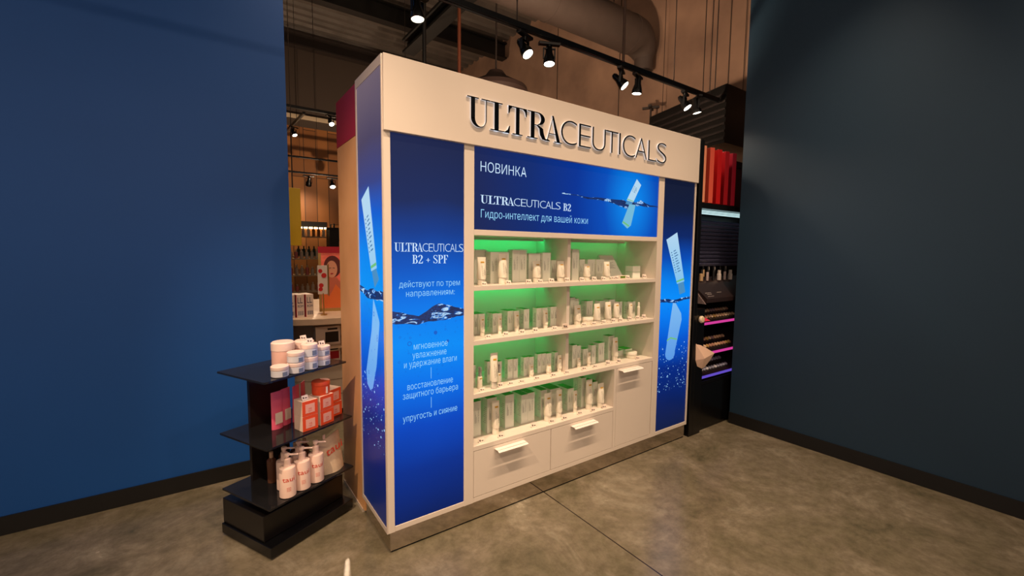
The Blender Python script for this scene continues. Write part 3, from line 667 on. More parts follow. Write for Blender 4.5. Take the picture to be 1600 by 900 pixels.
pk = MB(); vs = [pk.bm.verts.new(p) for p in ((.201, .016, .942), (.30, .016, .942), (.215, .20, 1.052), (.201, .20, 1.052))]; pk.bm.faces.new(vs); pk.build('pink_card', mat('pink_card', (224, 50, 90), .4), MC)
# top tester display with sloped brown tray
mb = MB(); P = [(.0, 1.10), (.0, 1.135), (.20, 1.30), (.24, 1.30), (.24, 1.10)]
a_ = [mb.bm.verts.new((.205, p[0], p[1])) for p in P]; b_ = [mb.bm.verts.new((1.9, p[0], p[1])) for p in P]; mb.bm.faces.new(a_); mb.bm.faces.new(b_[::-1])
for i in range(5): mb.bm.faces.new((a_[i], b_[i], b_[(i+1) % 5], a_[(i+1) % 5]))
mb.build('sloped_display', mat('brown_black_tray', (46, 34, 34), .3), MC)
mb = MB(); P = [(.005, 1.09), (.24, 1.09), (.24, 1.30), (.20, 1.31)]
a_ = [mb.bm.verts.new((.19, p[0], p[1])) for p in P]; b_ = [mb.bm.verts.new((.204, p[0], p[1])) for p in P]; mb.bm.faces.new(a_); mb.bm.faces.new(b_[::-1])
for i in range(4): mb.bm.faces.new((a_[i], b_[i], b_[(i+1) % 4], a_[(i+1) % 4]))
mb.build('acrylic_side', mat('clear_edge', (170, 150, 150), .15, alpha=.5), MC)
MB().box(.053, 1.9, .26, .46, 1.06, 1.10).build('mid_shelf', M_bk, MC)
mb = MB()
for k, (x, z) in enumerate(((.25, 1.175), (.26, 1.165), (.245, 1.15), (.43, 1.175))): mb.box(x, x + .09 - .02 * (k % 2), -.0015, 0, 0, .004, Matrix.Translation((0, (z - 1.135) / .165 * .2 - .001, z)))
mb.build('tray_print', mat('pale_print', (190, 180, 176), .4), MC)
kinds = [('foundation_bottle', (206, 172, 130), .017, .10), ('brush_cup', (232, 220, 214), .020, .09), ('mascara', (16, 14, 16), .010, .13), ('lipstick', (28, 22, 24), .011, .09), ('compact_stick', (190, 170, 168), .012, .12)]
seq = [0, 2, 4, 0, 2, 3, 1, 3, 4, 2, 1, 3]
names_ = ['first', 'second', 'third', 'fourth', 'fifth', 'sixth', 'seventh', 'eighth', 'ninth', 'tenth', 'eleventh', 'twelfth', 'thirteenth', 'fourteenth', 'fifteenth', 'sixteenth', 'seventeenth', 'eighteenth', 'nineteenth', 'twentieth', 'twenty-first', 'twenty-second', 'twenty-third', 'twenty-fourth', 'twenty-fifth']
for i, k in enumerate(seq):
    nm, c, r, h = kinds[k]; x = 2.885 + i * .048; y = .235 if i % 2 else .16
    z = 1.302 if y > .2 else 1.10 + .035 + (y) * .165 / .2 + .004
    
    t = thing(nm, '%s %s on the black counter display, %s from the left' % ({0: 'tan', 1: 'white', 2: 'black', 3: 'dark', 4: 'silver grey'}[k], nm.replace('_', ' '), names_[i]), nm.replace('_', ' '), (x, y, z), 0, 'testers on the black counter')
    if z == 1.10: h += .16
    MB().lathe([(r, 0), (r, h * .6), (r * .8, h * .64)], seg=14).build('body', mat('tester_%d' % k, c, .25), t)
    MB().lathe([(r * .78, h * .64), (r * .78, h)], seg=14).build('cap', mat('tester_cap_%d' % k, (20, 18, 20) if k in (0, 4, 2) else (225, 214, 206), .25), t)
# paper cone and round sponge on the post
pc = MB()
for side_ in (0,):
    Q = [(2.566, .775), (2.62, .762), (2.70, .725), (2.785, .680), (2.73, .620), (2.675, .570), (2.645, .562), (2.60, .585), (2.572, .64)]
    vs = [pc.bm.verts.new((x, -.016 - (.035 if x > 2.6 else 0) * (x - 2.566) / .2, z)) for x, z in Q]; m_ = pc.bm.verts.new((2.63, -.060, .655))
    for i in range(9): pc.bm.faces.new((vs[i], vs[(i+1) % 9], m_))
o = pc.build('paper_bag', mat('peach_paper', (232, 196, 172), .8)); sm = o.modifiers.new('thick', 'SOLIDIFY'); sm.thickness = .002
tag(o, 'folded peach paper bag hanging from the post of the black counter', 'paper bag')
tag(MB().lathe([(.006, 0), (.026, .004), (.030, .016), (.024, .028), (.006, .031)], seg=18, M=Matrix.Translation((2.615, -.0118, .975)) @ Matrix.Rotation(PI/2, 4, 'X')).build('cosmetic_sponge', mat('cream_sponge', (236, 214, 180), .6)), 'round cream sponge on the black side panel above the paper bag', 'sponge')
# slatted black canopy above the counter
CN = thing('black_canopy', 'black slatted ceiling canopy above the make-up counter at the right', 'canopy', (3.1, 0, 2.56))
mb = MB(); v0, v1 = Vector((.28, .29)), Vector((.57, 1.38))
P = [(v0.x, v0.y), (v1.x, v1.y), (1.68, 1.5), (1.68, .29)]
a_ = [mb.bm.verts.new((p[0], p[1], 0)) for p in P]; b_ = [mb.bm.verts.new((p[0], p[1], .54)) for p in P]; mb.bm.faces.new(a_); mb.bm.faces.new(b_[::-1])
for i in range(4): mb.bm.faces.new((a_[i], b_[i], b_[(i+1) % 4], a_[(i+1) % 4]))
mb.build('canopy_box', M_bk, CN)
dv = (v1 - v0); ang = math.atan2(dv.y, dv.x)
for k in range(7): MB().box(0, dv.length, -.001, .012, 0, .022, Matrix.Translation((v0.x, v0.y, .03 + k * .068)) @ Matrix.Rotation(ang, 4, 'Z')).build('canopy_slat', mat('black_slat_matt', (24, 20, 20), .35), CN)
mb = MB()
for x, y in ((.6, .6), (1.5, .6), (1.5, 1.3)): mb.tube((x, y, .54), (x, y, 3.4), .006, 6)
mb.build('hanger_rods', M_steel, CN)
# ------------------------------------------------------------ products on the stand
M_cart = mat('silver_white_carton', (232, 236, 224), 0.42); M_lid = mat('green_carton_top', (60, 176, 50), 0.5)
M_tube = mat('white_plastic_tube', (240, 232, 214), 0.3); M_capw = mat('white_cap', (246, 238, 222), 0.22); M_gold = mat('gold_label_mark', (206, 158, 40), 0.4)
M_inkp = mat('grey_pack_ink', (96, 104, 96), 0.6); M_glass = mat('clear_cap', (230, 226, 220), 0.08, alpha=.35); M_drop = mat('grey_pipette', (70, 66, 66), .4)
M_card = mat('price_card_white', (238, 220, 206), 0.5); M_dig = mat('price_ink', (60, 50, 46), .6); M_red = mat('price_ink_red', (190, 60, 56), .6); M_acr = mat('acrylic_base', (236, 230, 220), .15, alpha=.6)
_txt = None
def vert_text(h, y, cx, z0, cap=.006, parent=None, word_='ULTRACEUTICALS'):
    me = font_mesh(word_, 0, 0, 1); xs = [v.co.x for v in me.vertices]; a_, b_ = min(xs), max(xs); k = cap / capheight(); mb = MB()
    put(mb.bm, me, lambda c: Vector((cx + c.y * k - cap / 2, y, z0 + h * (1 - (c.x - a_) / (b_ - a_)))))
    return mb
def carton(loc, w_, h, d, rz=0):
    t = thing('skincare_carton', None, None, loc, rz)
    MB().box(-w_/2, w_/2, 0, d, .0005, h - .0008).build('body', M_cart, t, bevel=.0006)
    MB().box(-w_/2 + .0003, w_/2 - .0003, .0003, d - .0003, h - .0008, h).build('top_flap', M_lid, t)
    if h > .09:
        mb = vert_text(h * .42, -.0003, w_ * .16, h * .38, .0055)
        for i in range(3): mb.box(-w_*.30 + i*.0045, -w_*.30 + i*.0045 + .0012, -.0004, -.0002, h*.38, h*(.70 - .07*i))
        for k in range(9): mb.box(-w_/2 - .0004, -w_/2 - .0002, d*.18, d*(.75 - .1*(k % 3)), h*(.28 + .055*k), h*(.28 + .055*k) + .0016)
        mb.build('printing', M_inkp, t)
    return t
def tube(loc, w_, h, rz=0, clear=False):
    t = thing('skincare_tube', None, None, loc, rz)
    r = w_ / 2; ch = h * (.20 if not clear else .20)
    MB().lathe([(r*.74, .0005), (r*.78, .004), (r*.76, ch)], seg=20).build('cap', M_glass if clear else M_capw, t)
    if clear: MB().lathe([(r*.5, .004), (r*.5, ch)], seg=16).build('inner_cap', M_capw, t)
    rings = []; n = 24
    for i in range(9):
        f_ = i / 8; z = ch + .002 + (h - ch - .002) * f_; a_ = r * (.92 + .08 * f_) if i else r * .80; b_ = r * .92 * (1 - f_ ** 1.5) + .0016
        rings.append([Vector((a_*math.cos(2*PI*k/n), b_*math.sin(2*PI*k/n), z)) for k in range(n)])
    bd = MB().rings(rings).build('body', M_tube, t)
    z = h * .84; yy = lambda z: -(r * .92 * (1 - ((z - ch) / (h - ch)) ** 1.5) + .0016) - .0012
    mb = MB(); M = Matrix.Translation((0, 0, 0))
    z0, z1 = h * .80, h * .845
    vs = [mb.bm.verts.new(p) for p in ((-r*.42, yy(z0), z0), (r*.42, yy(z0), z0), (r*.42, yy(z1), z1), (-r*.42, yy(z1), z1))]; mb.bm.faces.new(vs); mb.build('gold_mark', M_gold, bd)
    me = font_mesh('ULTRACEUTICALS', 0, 0, 1); xs = [v.co.x for v in me.vertices]; p, q = min(xs), max(xs); k = .005 / capheight(); mb = MB()
    put(mb.bm, me, lambda c: (lambda zz: Vector((-r*.15 - c.y * k, yy(zz) - .0006, zz)))(h * .32 + (c.x - p) / (q - p) * h * .38))
    for i in range(3):
        zz0, zz1 = h * .36, h * (.62 - .06 * i); x = r * (.12 + .14 * i)
        mb.bm.faces.new([mb.bm.verts.new(v) for v in ((x, yy(zz0) - .0006, zz0), (x + .001, yy(zz0) - .0006, zz0), (x + .001, yy(zz1) - .0006, zz1), (x, yy(zz1) - .0006, zz1))])
    mb.build('printing', M_inkp, bd)
    return t
def dropper(loc, w_, h):
    t = thing('dropper_bottle', None, None, loc); r = w_ / 2
    MB().lathe([(r*.92, .0005), (r, .003), (r, h*.52), (r*.8, h*.56)], seg=18).build('body', M_tube, t)
    MB().lathe([(r*.78, h*.56), (r*.78, h*.985), (r*.6, h)], seg=18).build('clear_cap', M_glass, t)
    MB().lathe([(r*.42, h*.56), (r*.42, h*.90), (r*.25, h*.94)], seg=12).build('pipette_top', M_drop, t)
    MB().box(-r*.5, r*.5, -r - .0008, -r + .002, h*.46, h*.50).build('gold_mark', M_gold, t)
    return t
def serum(loc, w_, h):
    t = thing('serum_bottle', None, None, loc); r = w_ / 2
    MB().lathe([(r*.92, .0005), (r, .003), (r, h*.72), (r*.6, h*.76)], seg=16).build('body', M_tube, t)
    MB().lathe([(r*.7, h*.76), (r*.6, h*.98), (r*.4, h)], seg=16).build('cap', M_capw, t)
    return t
def jar(loc, w_, h):
    t = thing('cream_jar', None, None, loc); r = w_ / 2
    MB().lathe([(r*.88, .0005), (r*.96, .004), (r*.96, h*.52), (r*.9, h*.54)], seg=28).build('jar_body', M_tube, t)
    MB().lathe([(r*.96, h*.55), (r, h*.58), (r, h*.94), (r*.95, h)], seg=28).build('lid', M_capw, t)
    return t
def price_tag(loc, w_, h):
    t = thing('price_tag', None, None, loc)
    M = Matrix.Rotation(-.35, 4, 'X')
    MB().box(-w_/2, w_/2, -.001, .001, .001, h, M).build('card', M_card, t)
    MB().box(-w_/2, w_/2, -.002, .014, 0, .002).build('clear_foot', M_acr, t)
    mb = MB(); mb.box(-w_*.36, -w_*.18, -.0022, -.0011, h*.30, h*.68, M); mb.box(-w_*.02, w_*.16, -.0022, -.0011, h*.30, h*.50, M); mb.box(w_*.20, w_*.30, -.0022, -.0011, h*.30, h*.46, M)
    mb.build('printed_price', M_dig, t)
    return t
P = [
    ('box', 1, 0.641, 0.19, 0.086, 0.197), ('box', 1, 0.699, 0.127, 0.059, 0.185), ('box', 1, 0.77, 0.136, 0.072, 0.185), ('box', 1, 0.863, 0.142, 0.053, 0.199),
    ('box', 1, 0.922, 0.148, 0.055, 0.2), ('box', 1, 1.014, 0.151, 0.091, 0.178), ('box', 1, 1.097, 0.132, 0.065, 0.184), ('box', 1, 1.192, 0.161, 0.068, 0.135),
    ('tube', 1, 0.561, 0.05, 0.055, 0.155), ('tube', 1, 0.718, 0.073, 0.065, 0.175), ('tube', 1, 0.986, 0.094, 0.061, 0.131), ('tube', 1, 1.191, 0.085, 0.058, 0.13),
    ('box', 1, 1.343, 0.126, 0.063, 0.208), ('box', 1, 1.438, 0.161, 0.051, 0.139), ('box', 1, 1.547, 0.178, 0.078, 0.139), ('box', 1, 1.614, 0.163, 0.08, 0.139),
    ('tube', 1, 1.414, 0.09, 0.054, 0.11), ('tube', 1, 1.561, 0.05, 0.056, 0.125), ('jarbox', 1, 1.94, 0.177, 0.09, 0.047), ('jarbox', 1, 2.053, 0.195, 0.094, 0.044),
    ('jarbox2', 1, 1.965, 0.2, 0.09, 0.059), ('jarbox2', 1, 2.056, 0.2, 0.093, 0.058), ('flat', 1, 1.747, 0.12, 0.163, 0.191), ('dish', 1, 1.707, 0.05, 0.078, 0.034),
    ('tag', 1, 0.56, 0.018, 0.032, 0.021), ('tag', 1, 0.734, 0.05, 0.034, 0.024), ('tag', 1, 0.881, 0.05, 0.038, 0.025), ('tag', 1, 0.963, 0.037, 0.038, 0.024),
    ('tag', 1, 1.058, 0.05, 0.04, 0.027), ('tag', 1, 1.188, 0.05, 0.042, 0.028), ('tag', 1, 1.317, 0.05, 0.041, 0.026), ('tag', 1, 1.431, 0.05, 0.043, 0.027),
    ('tag', 1, 1.519, 0.05, 0.044, 0.026), ('tag', 1, 1.616, 0.05, 0.046, 0.026), ('tag', 1, 1.652, 0.05, 0.047, 0.027), ('tag', 1, 1.766, 0.05, 0.049, 0.03),
    ('tag', 1, 1.95, 0.05, 0.052, 0.032), ('box', 2, 0.591, 0.156, 0.024, 0.121), ('box', 2, 0.625, 0.153, 0.047, 0.121), ('box', 2, 0.714, 0.144, 0.031, 0.118),
    ('box', 2, 0.748, 0.146, 0.033, 0.116), ('box', 2, 0.837, 0.157, 0.043, 0.123), ('box', 2, 0.879, 0.155, 0.041, 0.121), ('box', 2, 0.956, 0.151, 0.042, 0.126),
    ('box', 2, 1.057, 0.149, 0.044, 0.127), ('box', 2, 1.099, 0.145, 0.045, 0.127), ('box', 2, 1.175, 0.155, 0.037, 0.127), ('box', 2, 1.211, 0.153, 0.037, 0.127),
    ('tube', 2, 0.601, 0.105, 0.034, 0.114), ('tube', 2, 0.72, 0.101, 0.028, 0.108), ('tube', 2, 0.855, 0.118, 0.035, 0.117), ('tube', 2, 1.079, 0.114, 0.038, 0.115),
    ('tag', 2, 0.599, 0.049, 0.033, 0.02), ('tag', 2, 0.72, 0.05, 0.035, 0.025), ('tag', 2, 0.837, 0.05, 0.037, 0.027), ('tag', 2, 0.938, 0.05, 0.039, 0.028),
    ('tag', 2, 1.09, 0.05, 0.042, 0.023), ('tag', 2, 1.18, 0.05, 0.043, 0.031), ('box', 2, 1.332, 0.125, 0.046, 0.181), ('box', 2, 1.381, 0.129, 0.046, 0.171),
    ('box', 2, 1.509, 0.139, 0.06, 0.147), ('box', 2, 1.584, 0.1, 0.05, 0.149), ('box', 2, 1.688, 0.104, 0.056, 0.152), ('box', 2, 1.776, 0.1, 0.031, 0.132),
    ('box', 2, 1.86, 0.1, 0.028, 0.127), ('box', 2, 1.922, 0.1, 0.033, 0.126), ('tube', 2, 1.345, 0.1, 0.059, 0.132), ('tube', 2, 1.478, 0.05, 0.057, 0.139),
    ('tube', 2, 1.585, 0.05, 0.063, 0.145), ('tube', 2, 1.688, 0.066, 0.059, 0.138), ('tube', 2, 1.844, 0.068, 0.039, 0.126), ('serum', 2, 1.923, 0.059, 0.024, 0.122),
    ('jarbox', 2, 1.502, 0.2, 0.059, 0.061), ('jarbox2', 2, 1.502, 0.2, 0.059, 0.059), ('jar', 2, 1.431, 0.092, 0.105, 0.047), ('tag', 2, 1.18, 0.05, 0.039, 0.027),
    ('tag', 2, 1.344, 0.044, 0.041, 0.023), ('tag', 2, 1.432, 0.036, 0.044, 0.023), ('tag', 2, 1.535, 0.05, 0.045, 0.026), ('tag', 2, 1.63, 0.05, 0.046, 0.029),
    ('tag', 2, 1.705, 0.05, 0.048, 0.026), ('tag', 2, 1.804, 0.05, 0.05, 0.029), ('tag', 2, 1.888, 0.05, 0.051, 0.028), ('tag', 2, 1.962, 0.05, 0.053, 0.032),
    ('box', 3, 0.562, 0.122, 0.015, 0.128), ('box', 3, 0.671, 0.139, 0.025, 0.13), ('box', 3, 0.73, 0.112, 0.028, 0.128), ('box', 3, 0.822, 0.131, 0.04, 0.125),
    ('box', 3, 0.856, 0.126, 0.036, 0.124), ('box', 3, 0.943, 0.129, 0.039, 0.122), ('box', 3, 0.982, 0.129, 0.04, 0.119), ('box', 3, 1.054, 0.134, 0.032, 0.127),
    ('box', 3, 1.085, 0.13, 0.036, 0.127), ('box', 3, 1.122, 0.126, 0.046, 0.124), ('box', 3, 1.198, 0.128, 0.041, 0.122), ('box', 3, 1.233, 0.126, 0.035, 0.119),
    ('dropper', 3, 0.57, 0.078, 0.033, 0.126), ('dropper', 3, 0.697, 0.074, 0.023, 0.13), ('clear_tube', 3, 0.637, 0.03, 0.056, 0.206), ('tube', 3, 0.955, 0.095, 0.037, 0.081),
    ('tube', 3, 1.09, 0.087, 0.039, 0.068), ('tube', 3, 1.2, 0.091, 0.037, 0.11), ('tag', 3, 0.555, 0.028, 0.033, 0.021), ('tag', 3, 0.685, 0.05, 0.035, 0.026),
    ('tag', 3, 0.759, 0.05, 0.036, 0.022), ('tag', 3, 0.837, 0.041, 0.037, 0.022), ('tag', 3, 0.955, 0.044, 0.04, 0.023), ('tag', 3, 1.082, 0.034, 0.041, 0.024),
    ('tag', 3, 1.196, 0.034, 0.044, 0.024), ('box', 3, 1.35, 0.122, 0.042, 0.153), ('box', 3, 1.389, 0.123, 0.035, 0.145), ('box', 3, 1.454, 0.122, 0.045, 0.115),
    ('box', 3, 1.518, 0.107, 0.039, 0.136), ('box', 3, 1.616, 0.127, 0.059, 0.138), ('box', 3, 1.72, 0.122, 0.057, 0.177), ('tube', 3, 1.366, 0.098, 0.03, 0.069),
    ('tube', 3, 1.448, 0.085, 0.031, 0.097), ('tube', 3, 1.725, 0.099, 0.054, 0.169), ('jarbox', 3, 1.863, 0.155, 0.077, 0.047), ('jarbox', 3, 1.935, 0.147, 0.086, 0.047),
    ('jar', 3, 1.897, 0.091, 0.117, 0.047), ('tag', 3, 1.2, 0.039, 0.039, 0.022), ('tag', 3, 1.356, 0.048, 0.043, 0.023), ('tag', 3, 1.46, 0.05, 0.044, 0.023),
    ('tag', 3, 1.588, 0.05, 0.046, 0.034), ('tag', 3, 1.7, 0.05, 0.049, 0.031), ('tag', 3, 1.895, 0.033, 0.052, 0.025), ('box', 4, 0.574, 0.112, 0.051, 0.21),
    ('box', 4, 0.676, 0.108, 0.066, 0.212), ('box', 4, 0.803, 0.109, 0.065, 0.209), ('box', 4, 0.92, 0.112, 0.051, 0.187), ('box', 4, 0.973, 0.113, 0.055, 0.19),
    ('box', 4, 1.084, 0.121, 0.048, 0.185), ('box', 4, 1.179, 0.119, 0.085, 0.179), ('tube', 4, 0.681, 0.08, 0.053, 0.203), ('tube', 4, 1.073, 0.07, 0.062, 0.18),
    ('tube', 4, 1.169, 0.07, 0.047, 0.185), ('tag', 4, 0.553, 0.033, 0.038, 0.025), ('tag', 4, 0.683, 0.023, 0.04, 0.025), ('tag', 4, 0.934, 0.043, 0.045, 0.027),
    ('tag', 4, 1.073, 0.027, 0.047, 0.027), ('tag', 4, 1.178, 0.02, 0.05, 0.028), ('box', 4, 1.321, 0.122, 0.055, 0.155), ('box', 4, 1.434, 0.112, 0.041, 0.212),
    ('box', 4, 1.54, 0.107, 0.046, 0.168), ('tube', 4, 1.319, 0.077, 0.032, 0.15), ('tube', 4, 1.446, 0.074, 0.069, 0.207), ('tube', 4, 1.541, 0.055, 0.072, 0.17),
    ('tag', 4, 1.323, 0.038, 0.042, 0.025), ('tag', 4, 1.438, 0.023, 0.044, 0.026), ('tag', 4, 1.547, 0.023, 0.046, 0.026),
]
SZ = {1: 1.3248, 2: 1.0268, 3: .7305, 4: .4334}; SN = {1: 'top', 2: 'second', 3: 'third', 4: 'lowest'}
made = {}
def reg(kind, sh, x, y, o): made.setdefault((kind, sh, 'left bay' if x < 1.218 else 'right bay'), []).append((x, y, o))
boxes = sorted([p for p in P if p[0] == 'box'], key=lambda p: (p[1], p[2]))
fixed = []
for i, (k, sh, x, y, w_, h) in enumerate(boxes):
    x0, x1 = x - w_/2, x + w_/2
    for (k2, sh2, xx, yy, w2, h2) in boxes:
        if sh2 == sh and xx != x and abs(yy - y) < .06:
            if xx > x: x1 = min(x1, (xx - w2/2 + x + w_/2) / 2 - .0008) if xx - w2/2 < x + w_/2 + .001 else x1
            else: x0 = max(x0, (xx + w2/2 + x - w_/2) / 2 + .0008) if xx + w2/2 > x - w_/2 - .001 else x0
    for a_, b_ in ((1.205, 1.231),):
        if sh < 4 and x0 < b_ and x1 > a_:
            if x < 1.218: x1 = min(x1, a_ - .002)
            else: x0 = max(x0, b_ + .002)
    x0 = max(x0, XL + .003)
    ww = max(x1 - x0, .014); xx = (x0 + x1) / 2; d = min(max(ww, .034), .062)
    fixed.append((sh, xx, y, ww, h, d))
front = [p for p in P if p[0] in ('tube', 'dropper', 'clear_tube', 'serum', 'jar')]
for j, (sh, xx, y, ww, h, d) in enumerate(fixed):
    z = SZ[sh]
    for p in front:     # keep clear of the tube standing in front
        if p[1] == sh and abs(p[2] - xx) < (p[4] + ww) / 2: y = max(y, p[3] + p[4] / 2 + .004)
    y = min(y, .30 - d)
    o = carton((xx, y, z), ww, h, d); reg('carton', sh, xx, y, o)
    if (sh == 4 or (sh == 2 and xx < 1.0)) and y + 2*d + .004 < .335:
        o = carton((xx, y + d + .003, z), ww, h, d); reg('carton', sh, xx, y + d + .003, o)
for k, sh, x, y, w_, h in P:
    z = SZ[sh]
    if k == 'tube':
        w_ = min(w_, .058); x = max(x, XL + w_/2 + .003)
        if sh < 4 and x < 1.218: x = min(x, 1.203 - w_/2)
        elif sh < 4: x = max(x, 1.233 + w_/2)
        o = tube((x, y, z), min(w_, .058), h); reg('tube', sh, x, y, o)
    elif k == 'clear_tube': o = tube((x, y + .004, z), .050, h, 0, True); reg('clear tube', sh, x, y, o)
    elif k == 'dropper': o = dropper((x, y, z), min(w_, .030), h); reg('dropper', sh, x, y, o)
    elif k == 'serum': o = serum((x, y, z), w_, h); reg('serum bottle', sh, x, y, o)
    elif k == 'jar': o = jar((x, y, z), min(w_, .085), h); reg('jar', sh, x, y, o)
    elif k == 'tag': o = price_tag((x, min(y, .045) * .6 + .004, z), min(w_, .040), h); reg('price tag', sh, x, y, o)
    elif k in ('jarbox', 'jarbox2') and sh == 1 and x > 2: continue
    elif k == 'jarbox' and sh == 1: o = carton((x + .01, .11, z), .085, .045, .07); reg('low carton', sh, x, y, o)
    elif k == 'jarbox2' and sh == 1: o = carton((x - .015, .11, z + .0455), .085, .045, .07); reg('upper low carton', sh, x + .001, y, o)
    elif k == 'jarbox' and sh == 2: o = carton((x - .07, .20, z), .056, .060, .06); reg('low carton', sh, x, y, o)
    elif k == 'jarbox2' and sh == 2: o = carton((x - .07, .20, z + .0605), .056, .045, .06); reg('upper low carton', sh, x, y, o)
    elif k == 'jarbox' and sh == 3: o = carton((x - .012 if x < 1.9 else x + .022, .165, z), .078, .045, .09); reg('low carton', sh, x, y, o)
    elif k == 'flat':
        t = thing('skincare_carton', None, None, (1.735, .105, z)); M = Matrix.Rotation(-.62, 4, 'X')
        b0 = MB().box(-.072, .072, 0, .022, .0155, .205, M).build('body', M_cart, t, bevel=.0006); MB().box(-.0718, .0718, .0003, .0217, .205, .2062, M).build('top_flap', M_lid, t)
        mb = MB(); [mb.box(-.04, .04 - .01*(q % 3), -.0006, -.0002, .09 + .008*q, .0915 + .008*q, M) for q in range(7)]; mb.build('printing', M_inkp, t)
        reg('large tilted carton', sh, x, y, t)
    elif k == 'dish':
        t = thing('shelf_sign', None, None, (x, .030, z)); MB().box(-.036, .036, 0, .03, .0005, .028).build('block', M_card, t, bevel=.002)
        MB().box(-.026, .026, -.0012, 0, .010, .024).build('green_label', mat('green_label', (96, 132, 30), .5), t); reg('sign', sh, x, y, t)
ordn = names_
KW = {'carton': ('silver carton with green top', 'carton'), 'tube': ('white tube standing on its cap', 'tube'), 'clear tube': ('tall white tube with clear cap at the front edge', 'tube'),
      'dropper': ('slim white bottle with clear cap', 'bottle'), 'serum bottle': ('narrow white serum bottle', 'bottle'), 'jar': ('round white cream jar with lid', 'jar'),
      'price tag': ('small white price tag', 'price tag'), 'low carton': ('low flat carton with green top', 'carton'), 'upper low carton': ('low carton stacked on another', 'carton'),
      'large tilted carton': ('large silver carton tilted back as display', 'carton'), 'sign': ('small white sign block with green label', 'sign')}
PL = {'carton': 'skincare cartons', 'tube': 'skincare tubes', 'price tag': 'price tags', 'jar': 'cream jars', 'dropper': 'dropper bottles', 'low carton': 'low cartons', 'upper low carton': 'stacked low cartons'}
for (kind, sh, bay), L in made.items():
    desc, cat = KW[kind]
    rows = {}
    L.sort(key=lambda q: (round(q[0], 3), q[1]))
    cols = []
    for x, y, o in L:
        if cols and abs(cols[-1][0][0] - x) < .002: cols[-1].append((x, y, o))
        else: cols.append([(x, y, o)])
    for i, c in enumerate(cols):
        for r_, (x, y, o) in enumerate(c):
            pos = (' %s from the left' % ordn[i]) if len(cols) > 1 else ''
            back = ' rear row,' if r_ else ''
            where = 'on the %s shelf, %s' % (SN[sh], bay)
            o['label'] = ('%s,%s%s %s' % (('silver carton' if kind == 'carton' else 'white price tag') if r_ else desc, back, pos, where)).replace(',,', ',').replace(', on', ' on') if (pos or back) else '%s %s' % (desc, where)
            o['category'] = cat
            if kind in PL: o['group'] = '%s on the %s shelf' % (PL[kind], SN[sh])

# ------------------------------------------------------------ the left gondola with glass shelves
gx, gy = Vector((.896, .444, 0)), Vector((-.444, .896, 0))     # along the front, and into depth
GZ = math.atan2(.444, .896); GO = Vector((-.035, .500, 0)); GW = .50
def GP(u, v, z): return GO + gx * u + gy * v + Vector((0, 0, z))   # u <= 0 runs left from the right front corner
GN = thing('black_shelf_gondola', 'black shop gondola with dark glass shelves at the left edge', 'shelving unit', GO, GZ)
MB().box(-GW, 0, 0, .42, .012, .065).build('base_slab', M_satin, GN, bevel=.003)
MB().box(-GW + .03, -.03, .03, .40, 0, .012).build('base_foot', M_black, GN)
MB().box(-GW + .01, -.01, .07, .42, .066, .20).build('base_box', mat('base_black', (16, 13, 12), .3), GN, bevel=.003)
MB().box(-GW + .12, -.16, .33, .35, .20, .875).build('back_column', mat('smoked_back', (30, 24, 22), .25), GN)
M_gls = mat('smoked_glass', (30, 30, 32), .06, alpha=.82)
shz = {3: .262, 2: .560, 1: .885}; shr = {3: .010, 2: .010, 1: -.02}
for k in (3, 2, 1): MB().box(-GW, shr[k], .0 + .004 * (3 - k), .40, shz[k] - .010, shz[k]).build('glass_shelf', M_gls, GN, bevel=.001)
for u in (-.2, -.44):
    for k in (3, 2, 1): MB().box(u, u + .012, .06, .34, shz[k] - .028, shz[k] - .0105).build('shelf_bracket', M_satin, GN)
M_pkw = mat('pump_bottle_white', (240, 208, 192), .4); M_redtxt = mat('red_brand_ink', (214, 70, 50), .5)
def pump(loc, label, txt='taui', face=-.45):
    t = thing('pump_bottle', label, 'pump bottle', loc, GZ + face, 'white pump bottles on the lower glass shelf')
    MB().lathe([(.026, .0005), (.030, .003), (.030, .110), (.0285, .116), (.014, .119), (.0125, .129)], seg=28).build('bottle_body', M_pkw, t)
    p = MB().lathe([(.0125, .128), (.0125, .148), (.006, .150), (.006, .158), (.010, .160), (.010, .170), (.004, .172)], seg=18).build('pump_collar', M_pkw, t)
    MB().tube((0, 0, .165), (.040, -.004, .158), .0048, 8, .003).build('nozzle', M_pkw, p)
    me = font_mesh(txt, .004, 0, 2); xs = [v.co.x for v in me.vertices]; a_, b_ = min(xs), max(xs); k_ = .018 / capheight(); mb = MB()
    def f(c):
        th = ((c.x - a_) / (b_ - a_) - .5) * 1.5; return Vector((.0306 * math.sin(th), -.0306 * math.cos(th), .068 + c.y * k_))
    put(mb.bm, me, f)
    for q in range(3):
        for s in range(3):
            t0 = -.25 + s * .18; pts = [(t0, 0), (t0 + .13, 0), (t0 + .13, .002), (t0, .002)]
            mb.bm.faces.new([mb.bm.verts.new((.0306*math.sin(a), -.0306*math.cos(a), .030 + q*.006 + z_)) for a, z_ in pts])
    mb.build('lettering', M_redtxt, t)
    return t
for u, v, lab in ((-.205, .045, 'white pump bottle with red lettering beside the cloth bag, rightmost in front'), (-.290, .043, 'white pump bottle in the middle of the front row'), (-.374, .043, 'white pump bottle cut by the left edge of the photo'),
                  (-.250, .125, 'white pump bottle behind the rightmost one'), (-.335, .122, 'white pump bottle behind the middle one')):
    pump(GP(u, v, shz[3]), lab).scale = (1.30, 1.30, 1.30)
